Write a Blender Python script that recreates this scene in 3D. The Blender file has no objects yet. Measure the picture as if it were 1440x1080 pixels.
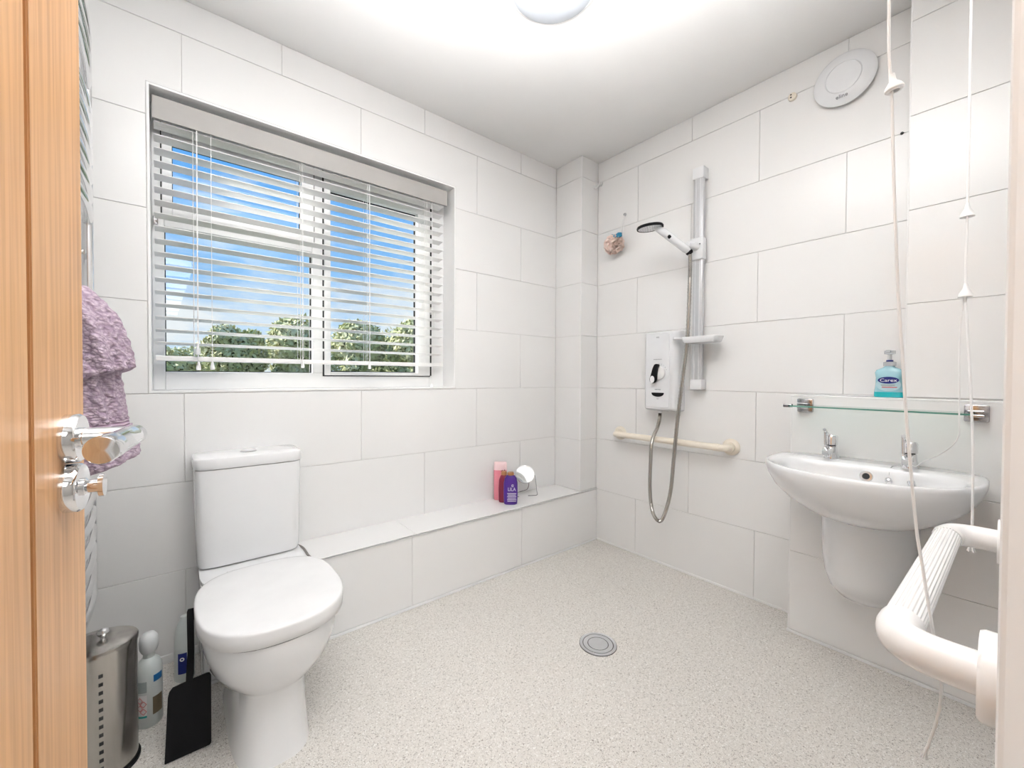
import bpy, bmesh, math, random
from mathutils import Vector, Matrix, noise
random.seed(7)
PI = math.pi
scn = bpy.context.scene
COL = scn.collection

# ------------------------------------------------------------------ camera
H0 = 1.03825
yaw, pit, rol = 0.683760655, 0.0158840315, 0.00430774458
F = Vector((math.sin(yaw)*math.cos(pit), math.cos(yaw)*math.cos(pit), -math.sin(pit)))
Rt = Vector((math.cos(yaw), -math.sin(yaw), 0)); U = Rt.cross(F)
R2 = math.cos(rol)*Rt + math.sin(rol)*U; U2 = -math.sin(rol)*Rt + math.cos(rol)*U
cam_d = bpy.data.cameras.new('camera'); cam = bpy.data.objects.new('camera', cam_d); COL.objects.link(cam)
cam.matrix_world = Matrix(((R2.x, U2.x, -F.x, 0), (R2.y, U2.y, -F.y, 0), (R2.z, U2.z, -F.z, H0), (0, 0, 0, 1)))
cam_d.sensor_width = 36; cam_d.lens = 36*580.82/1440; cam_d.clip_start = 0.01; cam_d.clip_end = 300
scn.camera = cam

# ------------------------------------------------------------------ world and lights
w = bpy.data.worlds.new('sky'); scn.world = w; w.use_nodes = True
nt = w.node_tree; nt.nodes.clear()
N = nt.nodes.new; Lk = nt.links.new
tc = N('ShaderNodeTexCoord'); mp = N('ShaderNodeMapping'); mp.inputs['Scale'].default_value = (1.6, 1.6, 5.0)
nz = N('ShaderNodeTexNoise'); nz.inputs['Scale'].default_value = 2.3; nz.inputs['Detail'].default_value = 8; nz.inputs['Roughness'].default_value = 0.6
sp = N('ShaderNodeSeparateXYZ'); gr = N('ShaderNodeValToRGB')
gr.color_ramp.elements[0].position = 0.0; gr.color_ramp.elements[0].color = (0.50, 0.76, 1.0, 1)
gr.color_ramp.elements[1].position = 0.42; gr.color_ramp.elements[1].color = (0.125, 0.44, 1.0, 1)
cr = N('ShaderNodeValToRGB'); cr.color_ramp.elements[0].position = 0.49; cr.color_ramp.elements[1].position = 0.72
lowr = N('ShaderNodeMapRange'); lowr.inputs['From Min'].default_value = 0.02; lowr.inputs['From Max'].default_value = 0.42
lowr.inputs['To Min'].default_value = 0.17; lowr.inputs['To Max'].default_value = -0.06
add = N('ShaderNodeMath'); add.operation = 'ADD'
mx = N('ShaderNodeMix'); mx.data_type = 'RGBA'; mx.inputs['B'].default_value = (0.93, 0.96, 1.0, 1)
bg = N('ShaderNodeBackground'); bg.inputs['Strength'].default_value = 1.0; ou = N('ShaderNodeOutputWorld')
Lk(tc.outputs['Generated'], mp.inputs['Vector']); Lk(mp.outputs['Vector'], nz.inputs['Vector'])
Lk(tc.outputs['Generated'], sp.inputs['Vector']); Lk(sp.outputs['Z'], gr.inputs['Fac']); Lk(sp.outputs['Z'], lowr.inputs['Value'])
Lk(nz.outputs['Fac'], add.inputs[0]); Lk(lowr.outputs['Result'], add.inputs[1]); Lk(add.outputs[0], cr.inputs['Fac'])
Lk(cr.outputs['Color'], mx.inputs['Factor']); Lk(gr.outputs['Color'], mx.inputs['A'])
Lk(mx.outputs['Result'], bg.inputs['Color']); Lk(bg.outputs['Background'], ou.inputs['Surface'])

def area(name, loc, target, size, power, color=(1, 1, 1), sy=None):
    d = bpy.data.lights.new(name, 'AREA'); d.energy = power; d.color = color; d.size = size
    if sy: d.shape = 'RECTANGLE'; d.size_y = sy
    o = bpy.data.objects.new(name, d); COL.objects.link(o); o.location = loc
    o.rotation_euler = (Vector(target)-Vector(loc)).to_track_quat('-Z', 'Y').to_euler()
    return o
area('flash_bounce_light', (0.40, 0.42, 1.68), (0.46, 0.48, 2.40), 0.38, 43, (1.0, 0.998, 0.99)).data.spread = math.radians(121)
area('hall_fill_light', (-0.25, -1.2, 1.95), (1.1, 1.0, 0.6), 0.8, 17, (1.0, 0.998, 0.99), 0.6)  # added fill lamp in the unseen hall, brightens the room from behind the camera
sd = bpy.data.lights.new('sun', 'SUN'); sd.energy = 9.0; sd.angle = 0.01; sd.color = (1.0, 0.95, 0.86)
so = bpy.data.objects.new('sun', sd); COL.objects.link(so); so.rotation_euler = Vector((0.72, -0.46, -0.65)).to_track_quat('-Z', 'Y').to_euler()
so.location = (-4, -8, 12)

vs = scn.view_settings; vs.view_transform = 'Standard'; vs.look = 'None'; vs.gamma = 1; vs.use_curve_mapping = False; vs.exposure = 0.0

# ------------------------------------------------------------------ materials
MATS = {}
def mat(name, col, rough=0.5, metal=0.0, var=None, vs_=8.0, bump=0.0, bs=60.0, trans=0.0, ior=1.45, coat=0.0, alpha=1.0, sss=0.0, mapping=None):
    """principled material; colour varied by noise of scale vs_; optional noise bump"""
    m = bpy.data.materials.new(name); m.use_nodes = True; t = m.node_tree; b = t.nodes['Principled BSDF']
    b.inputs['Base Color'].default_value = (*col, 1); b.inputs['Roughness'].default_value = rough; b.inputs['Metallic'].default_value = metal
    b.inputs['IOR'].default_value = ior; b.inputs['Transmission Weight'].default_value = trans; b.inputs['Coat Weight'].default_value = coat
    b.inputs['Alpha'].default_value = alpha
    c = t.nodes.new('ShaderNodeTexCoord'); src = c.outputs['Object']
    if mapping:
        mpn = t.nodes.new('ShaderNodeMapping'); mpn.inputs['Scale'].default_value = mapping; t.links.new(src, mpn.inputs['Vector']); src = mpn.outputs['Vector']
    if var is None: var = tuple(x*0.95 for x in col)
    n = t.nodes.new('ShaderNodeTexNoise'); n.inputs['Scale'].default_value = vs_; n.inputs['Detail'].default_value = 3
    t.links.new(src, n.inputs['Vector'])
    r = t.nodes.new('ShaderNodeValToRGB'); r.color_ramp.elements[0].position = 0.35; r.color_ramp.elements[1].position = 0.65
    r.color_ramp.elements[0].color = (*col, 1); r.color_ramp.elements[1].color = (*var, 1)
    t.links.new(n.outputs['Fac'], r.inputs['Fac']); t.links.new(r.outputs['Color'], b.inputs['Base Color'])
    if bump:
        n2 = t.nodes.new('ShaderNodeTexNoise'); n2.inputs['Scale'].default_value = bs; t.links.new(src, n2.inputs['Vector'])
        bp = t.nodes.new('ShaderNodeBump'); bp.inputs['Strength'].default_value = bump; bp.inputs['Distance'].default_value = 0.002
        t.links.new(n2.outputs['Fac'], bp.inputs['Height']); t.links.new(bp.outputs['Normal'], b.inputs['Normal'])
    MATS[name] = m
    return m

M = dict(
 tile=mat('white_glazed_tile', (0.85, 0.846, 0.842), 0.13, var=(0.838, 0.834, 0.83), vs_=2.0, bump=0.06, bs=9),
 grout=mat('grout', (0.80, 0.79, 0.78), 0.85, vs_=30, bump=0.2, bs=200),
 ceil=mat('ceiling_paint', (0.92, 0.915, 0.91), 0.75, vs_=1.5, bump=0.1, bs=120),
 white=mat('white_gloss_paint', (0.92, 0.92, 0.92), 0.28, vs_=4, bump=0.08, bs=25),
 upvc=mat('white_frame_plastic', (0.90, 0.90, 0.90), 0.25, vs_=4),
 trim=mat('white_trim_plastic', (0.88, 0.88, 0.88), 0.3),
 ceramic=mat('white_ceramic', (0.85, 0.855, 0.865), 0.06, var=(0.84, 0.845, 0.855), coat=0.4),
 seat=mat('white_seat_plastic', (0.86, 0.86, 0.865), 0.14),
 chrome=mat('chrome', (0.82, 0.82, 0.83), 0.07, 1.0, var=(0.78, 0.78, 0.79)),
 steel=mat('brushed_steel', (0.46, 0.44, 0.41), 0.20, 1.0, var=(0.38, 0.36, 0.34), vs_=40, mapping=(1, 1, 0.05)),
 bracket=mat('dull_chrome', (0.55, 0.55, 0.56), 0.16, 1.0, var=(0.3, 0.3, 0.31), vs_=50),
 alu=mat('satin_aluminium', (0.66, 0.67, 0.69), 0.35, 0.6, vs_=30, mapping=(1, 1, 0.05)),
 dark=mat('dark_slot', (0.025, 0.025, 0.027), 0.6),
 gasket=mat('black_gasket', (0.02, 0.02, 0.022), 0.6),
 black=mat('black_plastic', (0.006, 0.006, 0.007), 0.55, var=(0.009, 0.009, 0.010)),
 shw=mat('white_shower_plastic', (0.80, 0.81, 0.83), 0.18),
 cream=mat('cream_plastic', (0.86, 0.79, 0.68), 0.3),
 rail=mat('white_coated_rail', (0.90, 0.89, 0.885), 0.22),
 cord=mat('white_cord', (0.90, 0.895, 0.89), 0.8),
 slat=mat('white_slat', (0.90, 0.895, 0.89), 0.35),
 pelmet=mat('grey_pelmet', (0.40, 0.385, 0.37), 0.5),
 fabric=mat('lilac_towelling', (0.52, 0.40, 0.455), 0.95, var=(0.40, 0.29, 0.35), vs_=120, bump=0.9, bs=180),
 fabric2=mat('lilac_hem_band', (0.58, 0.42, 0.50), 0.9, var=(0.36, 0.24, 0.32), vs_=60, mapping=(0.02, 0.02, 2.2)),
 pink=mat('pink_plastic', (0.80, 0.25, 0.32), 0.3, var=(0.82, 0.30, 0.36)),
 pinkw=mat('pale_pink_plastic', (0.88, 0.66, 0.68), 0.3),
 maroon=mat('maroon_plastic', (0.22, 0.02, 0.05), 0.25),
 purple=mat('purple_plastic', (0.065, 0.016, 0.235), 0.28),
 bronze=mat('bronze_cap', (0.42, 0.20, 0.09), 0.3, 0.4),
 label=mat('pale_print', (0.75, 0.72, 0.85), 0.5),
 navy=mat('navy_print', (0.01, 0.02, 0.18), 0.4),
 blue=mat('blue_print', (0.02, 0.16, 0.42), 0.4),
 red=mat('red_print', (0.55, 0.08, 0.08), 0.5),
 teal=mat('teal_print', (0.05, 0.40, 0.38), 0.5),
 brown=mat('brown_print', (0.13, 0.10, 0.06), 0.5),
 greyprint=mat('grey_print', (0.35, 0.40, 0.40), 0.5),
 greytext=mat('grey_text', (0.22, 0.22, 0.24), 0.5),
 aqua=mat('aqua_soap', (0.27, 0.50, 0.57), 0.12, var=(0.38, 0.60, 0.66), vs_=10),
 aqua2=mat('deep_aqua_soap', (0.02, 0.42, 0.46), 0.12),
 aqual=mat('pale_soap_label', (0.42, 0.60, 0.66), 0.3),
 clearp=mat('clear_plastic', (0.90, 0.93, 0.96), 0.15, trans=0.55, ior=1.3),
 milk=mat('milky_bottle_plastic', (0.66, 0.70, 0.69), 0.3, var=(0.60, 0.65, 0.64), vs_=12),
 milkcap=mat('frosted_cap', (0.70, 0.72, 0.73), 0.35),
 peach=mat('peach_mesh', (0.90, 0.68, 0.60), 0.85, var=(0.94, 0.80, 0.74), vs_=60, bump=0.8, bs=300),
 bluetag=mat('blue_tag', (0.02, 0.20, 0.36), 0.5, var=(0.05, 0.30, 0.46)),
 brass=mat('strike_brass', (0.70, 0.55, 0.42), 0.3, 0.7),
 leaf=mat('leaf_green', (0.42, 0.45, 0.18), 0.6, var=(0.66, 0.63, 0.40), vs_=1.2),
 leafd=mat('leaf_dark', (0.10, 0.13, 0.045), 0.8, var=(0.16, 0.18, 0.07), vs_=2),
 bark=mat('bark', (0.12, 0.09, 0.06), 0.9),
 grass=mat('lawn', (0.04, 0.07, 0.015), 0.9, var=(0.06, 0.09, 0.02), vs_=0.8),
 hall=mat('hall_paint', (0.80, 0.78, 0.75), 0.7),
 mirror=mat('mirror_glass', (0.92, 0.93, 0.93), 0.02, 1.0, var=(0.92, 0.93, 0.93)),
 dome=mat('opal_dome', (0.60, 0.635, 0.69), 0.25),
)
# oak
def oak():
    m = bpy.data.materials.new('oak'); m.use_nodes = True; t = m.node_tree; b = t.nodes['Principled BSDF']
    c = t.nodes.new('ShaderNodeTexCoord'); mp = t.nodes.new('ShaderNodeMapping'); mp.inputs['Scale'].default_value = (60, 60, 1.6)
    n = t.nodes.new('ShaderNodeTexNoise'); n.inputs['Scale'].default_value = 2.2; n.inputs['Detail'].default_value = 6; n.inputs['Distortion'].default_value = 0.4
    mp2 = t.nodes.new('ShaderNodeMapping'); mp2.inputs['Scale'].default_value = (9, 9, 0.7)
    n2 = t.nodes.new('ShaderNodeTexNoise'); n2.inputs['Scale'].default_value = 2.0; n2.inputs['Detail'].default_value = 4
    r = t.nodes.new('ShaderNodeValToRGB'); r.color_ramp.elements[0].position = 0.28; r.color_ramp.elements[0].color = (0.52, 0.27, 0.115, 1)
    r.color_ramp.elements[1].position = 0.60; r.color_ramp.elements[1].color = (0.72, 0.42, 0.20, 1)
    r2 = t.nodes.new('ShaderNodeValToRGB'); r2.color_ramp.elements[0].color = (0.80, 0.76, 0.72, 1); r2.color_ramp.elements[1].color = (1.1, 1.08, 1.05, 1)
    mx = t.nodes.new('ShaderNodeMix'); mx.data_type = 'RGBA'; mx.blend_type = 'MULTIPLY'; mx.inputs['Factor'].default_value = 1
    bp = t.nodes.new('ShaderNodeBump'); bp.inputs['Strength'].default_value = 0.35; bp.inputs['Distance'].default_value = 0.0006
    l = t.links.new
    l(c.outputs['Object'], mp.inputs['Vector']); l(mp.outputs['Vector'], n.inputs['Vector']); l(c.outputs['Object'], mp2.inputs['Vector']); l(mp2.outputs['Vector'], n2.inputs['Vector'])
    l(n.outputs['Fac'], r.inputs['Fac']); l(n2.outputs['Fac'], r2.inputs['Fac']); l(r.outputs['Color'], mx.inputs['A']); l(r2.outputs['Color'], mx.inputs['B'])
    l(mx.outputs['Result'], b.inputs['Base Color']); l(n.outputs['Fac'], bp.inputs['Height']); l(bp.outputs['Normal'], b.inputs['Normal'])
    b.inputs['Roughness'].default_value = 0.38
    return m
MATS['black_plastic'].node_tree.nodes['Principled BSDF'].inputs['Specular IOR Level'].default_value = 0.15
M['oak'] = oak()
def towelling(name, c0, c1, stripes=False):
    m = bpy.data.materials.new(name); m.use_nodes = True; t = m.node_tree; b = t.nodes['Principled BSDF']; l = t.links.new
    c = t.nodes.new('ShaderNodeTexCoord'); r = t.nodes.new('ShaderNodeValToRGB'); b.inputs['Roughness'].default_value = 0.95
    r.color_ramp.elements[0].color = (*c0, 1); r.color_ramp.elements[1].color = (*c1, 1); bp = t.nodes.new('ShaderNodeBump'); bp.inputs['Strength'].default_value = 1.0; bp.inputs['Distance'].default_value = 0.004
    if stripes:
        s_ = t.nodes.new('ShaderNodeSeparateXYZ'); k = t.nodes.new('ShaderNodeMath'); k.operation = 'MULTIPLY'; k.inputs[1].default_value = 2*PI/0.0075; sn = t.nodes.new('ShaderNodeMath'); sn.operation = 'SINE'
        l(c.outputs['Object'], s_.inputs[0]); l(s_.outputs['Z'], k.inputs[0]); l(k.outputs[0], sn.inputs[0]); l(sn.outputs[0], r.inputs['Fac']); l(sn.outputs[0], bp.inputs['Height']); bp.inputs['Distance'].default_value = 0.001
    else:
        mp = t.nodes.new('ShaderNodeMapping'); mp.inputs['Scale'].default_value = (1, 1, 1.5); l(c.outputs['Object'], mp.inputs['Vector'])
        nn = t.nodes.new('ShaderNodeTexNoise'); nn.inputs['Scale'].default_value = 60; l(mp.outputs['Vector'], nn.inputs['Vector'])
        ad = t.nodes.new('ShaderNodeMix'); ad.data_type = 'RGBA'; ad.blend_type = 'ADD'; ad.inputs['Factor'].default_value = 0.012; l(mp.outputs['Vector'], ad.inputs['A']); l(nn.outputs['Color'], ad.inputs['B'])
        v = t.nodes.new('ShaderNodeTexVoronoi'); v.inputs['Scale'].default_value = 105; l(ad.outputs['Result'], v.inputs['Vector'])
        r.color_ramp.elements[0].position = 0.15; r.color_ramp.elements[1].position = 0.75  # crease shade put into the colour: cell edges darker than centres
        l(v.outputs['Distance'], r.inputs['Fac']); iv = t.nodes.new('ShaderNodeMath'); iv.operation = 'SUBTRACT'; iv.inputs[0].default_value = 1; l(v.outputs['Distance'], iv.inputs[1]); l(iv.outputs[0], bp.inputs['Height'])
    l(r.outputs['Color'], b.inputs['Base Color']); l(bp.outputs['Normal'], b.inputs['Normal'])
    return m
M['fabric'] = towelling('lilac_waffle_towelling', (0.54, 0.44, 0.51), (0.31, 0.23, 0.30)); M['fabric2'] = towelling('lilac_striped_band', (0.34, 0.23, 0.31), (0.60, 0.49, 0.58), True)
# speckled safety vinyl
def vinyl():
    m = bpy.data.materials.new('speckled_vinyl'); m.use_nodes = True; t = m.node_tree; b = t.nodes['Principled BSDF']; l = t.links.new
    c = t.nodes.new('ShaderNodeTexCoord')
    base = t.nodes.new('ShaderNodeValToRGB'); base.color_ramp.elements[0].color = (0.64, 0.61, 0.57, 1); base.color_ramp.elements[1].color = (0.71, 0.68, 0.64, 1)
    n = t.nodes.new('ShaderNodeTexNoise'); n.inputs['Scale'].default_value = 90; n.inputs['Detail'].default_value = 2
    l(c.outputs['Object'], n.inputs['Vector']); l(n.outputs['Fac'], base.inputs['Fac'])
    def flecks(scale, lo, hi, off):
        mp = t.nodes.new('ShaderNodeMapping'); mp.inputs['Location'].default_value = (off, off*2, off); l(c.outputs['Object'], mp.inputs['Vector'])
        d = t.nodes.new('ShaderNodeTexNoise'); d.inputs['Scale'].default_value = 60; l(mp.outputs['Vector'], d.inputs['Vector'])
        v = t.nodes.new('ShaderNodeTexNoise'); v.inputs['Scale'].default_value = scale; v.inputs['Detail'].default_value = 1.0; v.inputs['Distortion'].default_value = 1.5
        l(mp.outputs['Vector'], v.inputs['Vector'])
        r = t.nodes.new('ShaderNodeValToRGB'); r.color_ramp.elements[0].position = lo; r.color_ramp.elements[1].position = hi
        l(v.outputs['Fac'], r.inputs['Fac']); return r.outputs['Color']
    f1 = flecks(230, 0.60, 0.64, 3.1); f2 = flecks(210, 0.61, 0.66, 9.7)
    m1 = t.nodes.new('ShaderNodeMix'); m1.data_type = 'RGBA'; m1.inputs['B'].default_value = (0.28, 0.255, 0.23, 1); l(base.outputs['Color'], m1.inputs['A']); l(f1, m1.inputs['Factor'])
    m2 = t.nodes.new('ShaderNodeMix'); m2.data_type = 'RGBA'; m2.inputs['B'].default_value = (0.88, 0.87, 0.85, 1); l(m1.outputs['Result'], m2.inputs['A']); l(f2, m2.inputs['Factor'])
    l(m2.outputs['Result'], b.inputs['Base Color']); b.inputs['Roughness'].default_value = 0.62
    return m
M['vinyl'] = vinyl()
def glass(name, tint, rough=0.0):
    m = bpy.data.materials.new(name); m.use_nodes = True; t = m.node_tree; t.nodes.clear(); l = t.links.new
    tr = t.nodes.new('ShaderNodeBsdfTransparent'); tr.inputs['Color'].default_value = (*tint, 1); g = t.nodes.new('ShaderNodeBsdfGlossy'); g.inputs['Roughness'].default_value = 0.01
    fr = t.nodes.new('ShaderNodeFresnel'); fr.inputs['IOR'].default_value = 1.45; mx = t.nodes.new('ShaderNodeMixShader'); o = t.nodes.new('ShaderNodeOutputMaterial')
    ge = t.nodes.new('ShaderNodeNewGeometry'); ml = t.nodes.new('ShaderNodeMath'); ml.operation = 'MULTIPLY'; iv = t.nodes.new('ShaderNodeMath'); iv.operation = 'SUBTRACT'; iv.inputs[0].default_value = 1.0
    l(ge.outputs['Backfacing'], iv.inputs[1]); l(fr.outputs[0], ml.inputs[0]); l(iv.outputs[0], ml.inputs[1]); l(ml.outputs[0], mx.inputs[0]); l(tr.outputs[0], mx.inputs[1]); l(g.outputs[0], mx.inputs[2]); l(mx.outputs[0], o.inputs['Surface'])
    return m
M['glass'] = glass('window_glass', (0.96, 0.98, 0.975)); M['shelfglass'] = glass('shelf_glass', (0.90, 0.96, 0.94))
M['glassedge'] = mat('green_glass_edge', (0.10, 0.26, 0.21), 0.1)

# ------------------------------------------------------------------ mesh helpers (all in world coordinates)
def BM(): return bmesh.new()
def box(bm, x0, x1, y0, y1, z0, z1, bev=0.0):
    c = Vector(((x0+x1)/2, (y0+y1)/2, (z0+z1)/2))
    r = bmesh.ops.create_cube(bm, size=1, matrix=Matrix.Translation(c) @ Matrix.Diagonal((abs(x1-x0), abs(y1-y0), abs(z1-z0), 1)))
    if bev:
        es = {e for v in r['verts'] for e in v.link_edges}
        bmesh.ops.bevel(bm, geom=list(es), offset=bev, segments=2, affect='EDGES', profile=0.5)
    return bm
def frame_of(d):
    d = Vector(d).normalized(); a = Vector((0, 0, 1)) if abs(d.z) < 0.9 else Vector((1, 0, 0))
    u = d.cross(a).normalized(); return d, u, d.cross(u).normalized()
def loft(bm, rings, cap0=True, cap1=True, closed=False):
    vr = [[bm.verts.new(p) for p in r] for r in rings]; n = len(vr[0])
    for a, b in zip(vr, vr[1:] + ([vr[0]] if closed else [])):
        for i in range(n):
            j = (i+1) % n
            try: bm.faces.new((a[i], a[j], b[j], b[i]))
            except ValueError: pass
    if not closed:
        if cap0: bm.faces.new(list(reversed(vr[0])))
        if cap1: bm.faces.new(vr[-1])
    bmesh.ops.recalc_face_normals(bm, faces=bm.faces[:])
    return bm
def tube(bm, pts, r, seg=12, cap=True):
    """tube along points; r number or list"""
    P = [Vector(p) for p in pts]; rings = []
    d, u, v = frame_of(P[1]-P[0])
    for i, p in enumerate(P):
        t = (P[min(i+1, len(P)-1)]-P[max(i-1, 0)]).normalized()
        u = (u - t*u.dot(t)).normalized(); v = t.cross(u)
        rr = r[i] if isinstance(r, (list, tuple)) else r
        rings.append([p + (u*math.cos(2*PI*k/seg) + v*math.sin(2*PI*k/seg))*rr for k in range(seg)])
    return loft(bm, rings, cap, cap)
def smooth_path(pts, n=8):
    P = [Vector(p) for p in pts]; out = []
    Q = [P[0]*2-P[1]] + P + [P[-1]*2-P[-2]]
    for i in range(1, len(Q)-2):
        a, b, c, d = Q[i-1:i+3]
        for k in range(n):
            t = k/n
            out.append(0.5*((2*b) + (c-a)*t + (2*a-5*b+4*c-d)*t*t + (3*b-a-3*c+d)*t**3))
    out.append(P[-1]); return out
def lathe(bm, base, axis, prof, seg=32, sx=1.0, sy=1.0):
    """revolve profile [(r, h)] about axis from base"""
    d, u, v = frame_of(axis); base = Vector(base)
    rings = [[base + d*h + (u*math.cos(2*PI*k/seg)*sx + v*math.sin(2*PI*k/seg)*sy)*max(r, 1e-5) for k in range(seg)] for r, h in prof]
    return loft(bm, rings)
def ringlathe(bm, base, axis, prof, seg=48):
    d, u, v = frame_of(axis); base = Vector(base)
    return loft(bm, [[base + d*h + (u*math.cos(2*PI*k/seg) + v*math.sin(2*PI*k/seg))*r for k in range(seg)] for r, h in prof], closed=True)
def sell(cx, cy, ax, ay, n, z, seg=48, ayb=None, nb=None):
    """superellipse ring in xy at height z; ay front (towards -y), ayb back"""
    out = []
    for k in range(seg):
        a = 2*PI*k/seg; c, s = math.cos(a), math.sin(a)
        e = n if s < 0 else (nb or n); hy = ay if s < 0 else (ayb or ay)
        out.append(Vector((cx+ax*math.copysign(abs(c)**(2/e), c), cy+hy*math.copysign(abs(s)**(2/e), s), z)))
    return out
def text_mesh(bm, s, origin, right, up, size, depth=0.0004, align='CENTER', sx=1.0):
    cu = bpy.data.curves.new('t', 'FONT'); cu.body = s; cu.size = size; cu.extrude = depth; cu.align_x = align; cu.resolution_u = 2
    ob = bpy.data.objects.new('t', cu); COL.objects.link(ob)
    dg = bpy.context.evaluated_depsgraph_get(); me = bpy.data.meshes.new_from_object(ob.evaluated_get(dg))
    bpy.data.objects.remove(ob); bpy.data.curves.remove(cu)
    r = Vector(right).normalized(); u = Vector(up).normalized(); n = r.cross(u); o = Vector(origin)
    for v in me.vertices: v.co = o + r*v.co.x*sx + u*v.co.y + n*v.co.z
    bm.from_mesh(me); bpy.data.meshes.remove(me); return bm
ORG = {}
def part(name, bm, material, parent=None, smooth=False, label=None, kind=None):
    """link bm as ONE mesh object; parent's base is its origin"""
    o0 = Vector((0, 0, 0))
    if parent is not None: o0 = ORG[parent.name]
    if o0.length: bmesh.ops.translate(bm, verts=bm.verts[:], vec=-o0)
    me = bpy.data.meshes.new(name); bm.to_mesh(me); bm.free()
    for mm in (material if isinstance(material, (list, tuple)) else [material]): me.materials.append(mm)
    o = bpy.data.objects.new(name, me); COL.objects.link(o)
    if smooth:
        me.shade_smooth()
        if smooth != 'full':
            try: me.set_sharp_from_angle(angle=math.radians(38))
            except Exception: pass
    if parent is not None: o.parent = parent
    ORG[o.name] = o0
    if label: o['label'] = label
    if kind: o['kind'] = kind
    return o
def thing(name, loc, label, cat, group=None):
    o = bpy.data.objects.new(name, None); COL.objects.link(o); o.location = loc; o.empty_display_size = 0.05
    ORG[o.name] = Vector(loc); o['label'] = label; o['category'] = cat
    if group: o['group'] = group
    return o
def tag(o, label, cat, group=None):
    o['label'] = label; o['category'] = cat
    if group: o['group'] = group
    return o
def struct(name, bm, m, parent=None, **k):
    o = part(name, bm, m, parent, **k)
    if parent is None: o['kind'] = 'structure'
    return o

# ------------------------------------------------------------------ room
XR, YW, XL, CZ = 2.098, 1.931, -0.28, 2.402
WX0, WX1, WZ0, WZ1 = -0.065, 1.168, 0.985, 2.055     # window hole
T = 0.0035; GAP = 0.0009; ROW = 0.325; LEN = 0.646
DX0, DX1, DH = -0.165, 0.462, 2.02                   # doorway in the near wall

bm = BM(); box(bm, XL-0.1, XR+0.1, -0.13, YW+0.1, -0.05, 0); struct('floor', bm, M['vinyl'])
bm = BM(); box(bm, XL-0.1, XR+0.1, -0.13, YW+0.1, CZ, CZ+0.1); struct('ceiling', bm, M['ceil'])

def tile(wall, o, ux, uz, nn, polys):
    """one tile from rectangles (a0,a1,z0,z1) joined into one outline, standing T proud of the wall"""
    bm = BM()
    o = Vector(o); ux = Vector(ux); uz = Vector(uz); nn = Vector(nn)
    xs = sorted({q for p in polys for q in p[:2]}); zs = sorted({q for p in polys for q in p[2:]}); V = {}
    def gv(a, z):
        if (a, z) not in V: V[(a, z)] = bm.verts.new(o + ux*a + uz*z + nn*T)
        return V[(a, z)]
    for a0, a1 in zip(xs, xs[1:]):
        for z0, z1 in zip(zs, zs[1:]):
            m_ = ((a0+a1)/2, (z0+z1)/2)
            if any(p[0] < m_[0] < p[1] and p[2] < m_[1] < p[3] for p in polys):
                bm.faces.new((gv(a0, z0), gv(a1, z0), gv(a1, z1), gv(a0, z1)))
    bmesh.ops.recalc_face_normals(bm, faces=bm.faces[:])
    if bm.faces[0:][0].normal.dot(nn) < 0: bmesh.ops.reverse_faces(bm, faces=bm.faces[:])
    if len(bm.faces) > 1:
        bmesh.ops.dissolve_limit(bm, angle_limit=0.01, verts=bm.verts[:], edges=bm.edges[:])
    top = bm.faces[:]
    outer = [e for e in bm.edges if e.is_boundary]
    r = bmesh.ops.extrude_edge_only(bm, edges=outer)
    low = [g for g in r['geom'] if isinstance(g, bmesh.types.BMVert)]
    bmesh.ops.translate(bm, verts=low, vec=-nn*(T+0.0005))
    es = [e for f in top for e in f.edges]
    bmesh.ops.bevel(bm, geom=list(set(es)), offset=0.0012, segments=1, affect='EDGES')
    bmesh.ops.recalc_face_normals(bm, faces=bm.faces[:])
    return part('tile', bm, M['tile'], wall)

def tiling(wall, o, ux, nn, a0, a1, z0, z1, joint, hole=None, row=ROW, zoff=0.0, odd=0, g=GAP):
    """running bond over a0..a1 x z0..z1; joint = a joint position in even rows"""
    k0 = int(math.floor((z0-zoff)/row+1e-6)); k1 = int(math.ceil((z1-zoff)/row-1e-6))
    for k in range(k0, k1):
        lo = max(z0, zoff+k*row); hi = min(z1, zoff+(k+1)*row)
        if hi-lo < 0.01: continue
        j = joint + (LEN/2 if (k+odd) % 2 else 0); n0 = int(math.floor((a0-j)/LEN+1e-6)); s = j+n0*LEN
        while s < a1-1e-6:
            p = (max(s, a0)+g, min(s+LEN, a1)-g, lo+g, hi-g); s += LEN
            if p[1]-p[0] < 0.008: continue
            if not hole or p[1] <= hole[0] or p[0] >= hole[1] or p[3] <= hole[2] or p[2] >= hole[3]: pp = [p]
            else:
                h = hole; pp = []
                if p[0] < h[0]: pp.append((p[0], h[0]-g, p[2], p[3]))
                if p[1] > h[1]: pp.append((h[1]+g, p[1], p[2], p[3]))
                if p[2] < h[2]: pp.append((p[0], p[1], p[2], h[2]-g))
                if p[3] > h[3]: pp.append((p[0], p[1], h[3]+g, p[3]))
                pp = [q for q in pp if q[1]-q[0] > 0.006 and q[3]-q[2] > 0.006]
            if pp: tile(wall, o, ux, (0, 0, 1), nn, pp)

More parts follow.
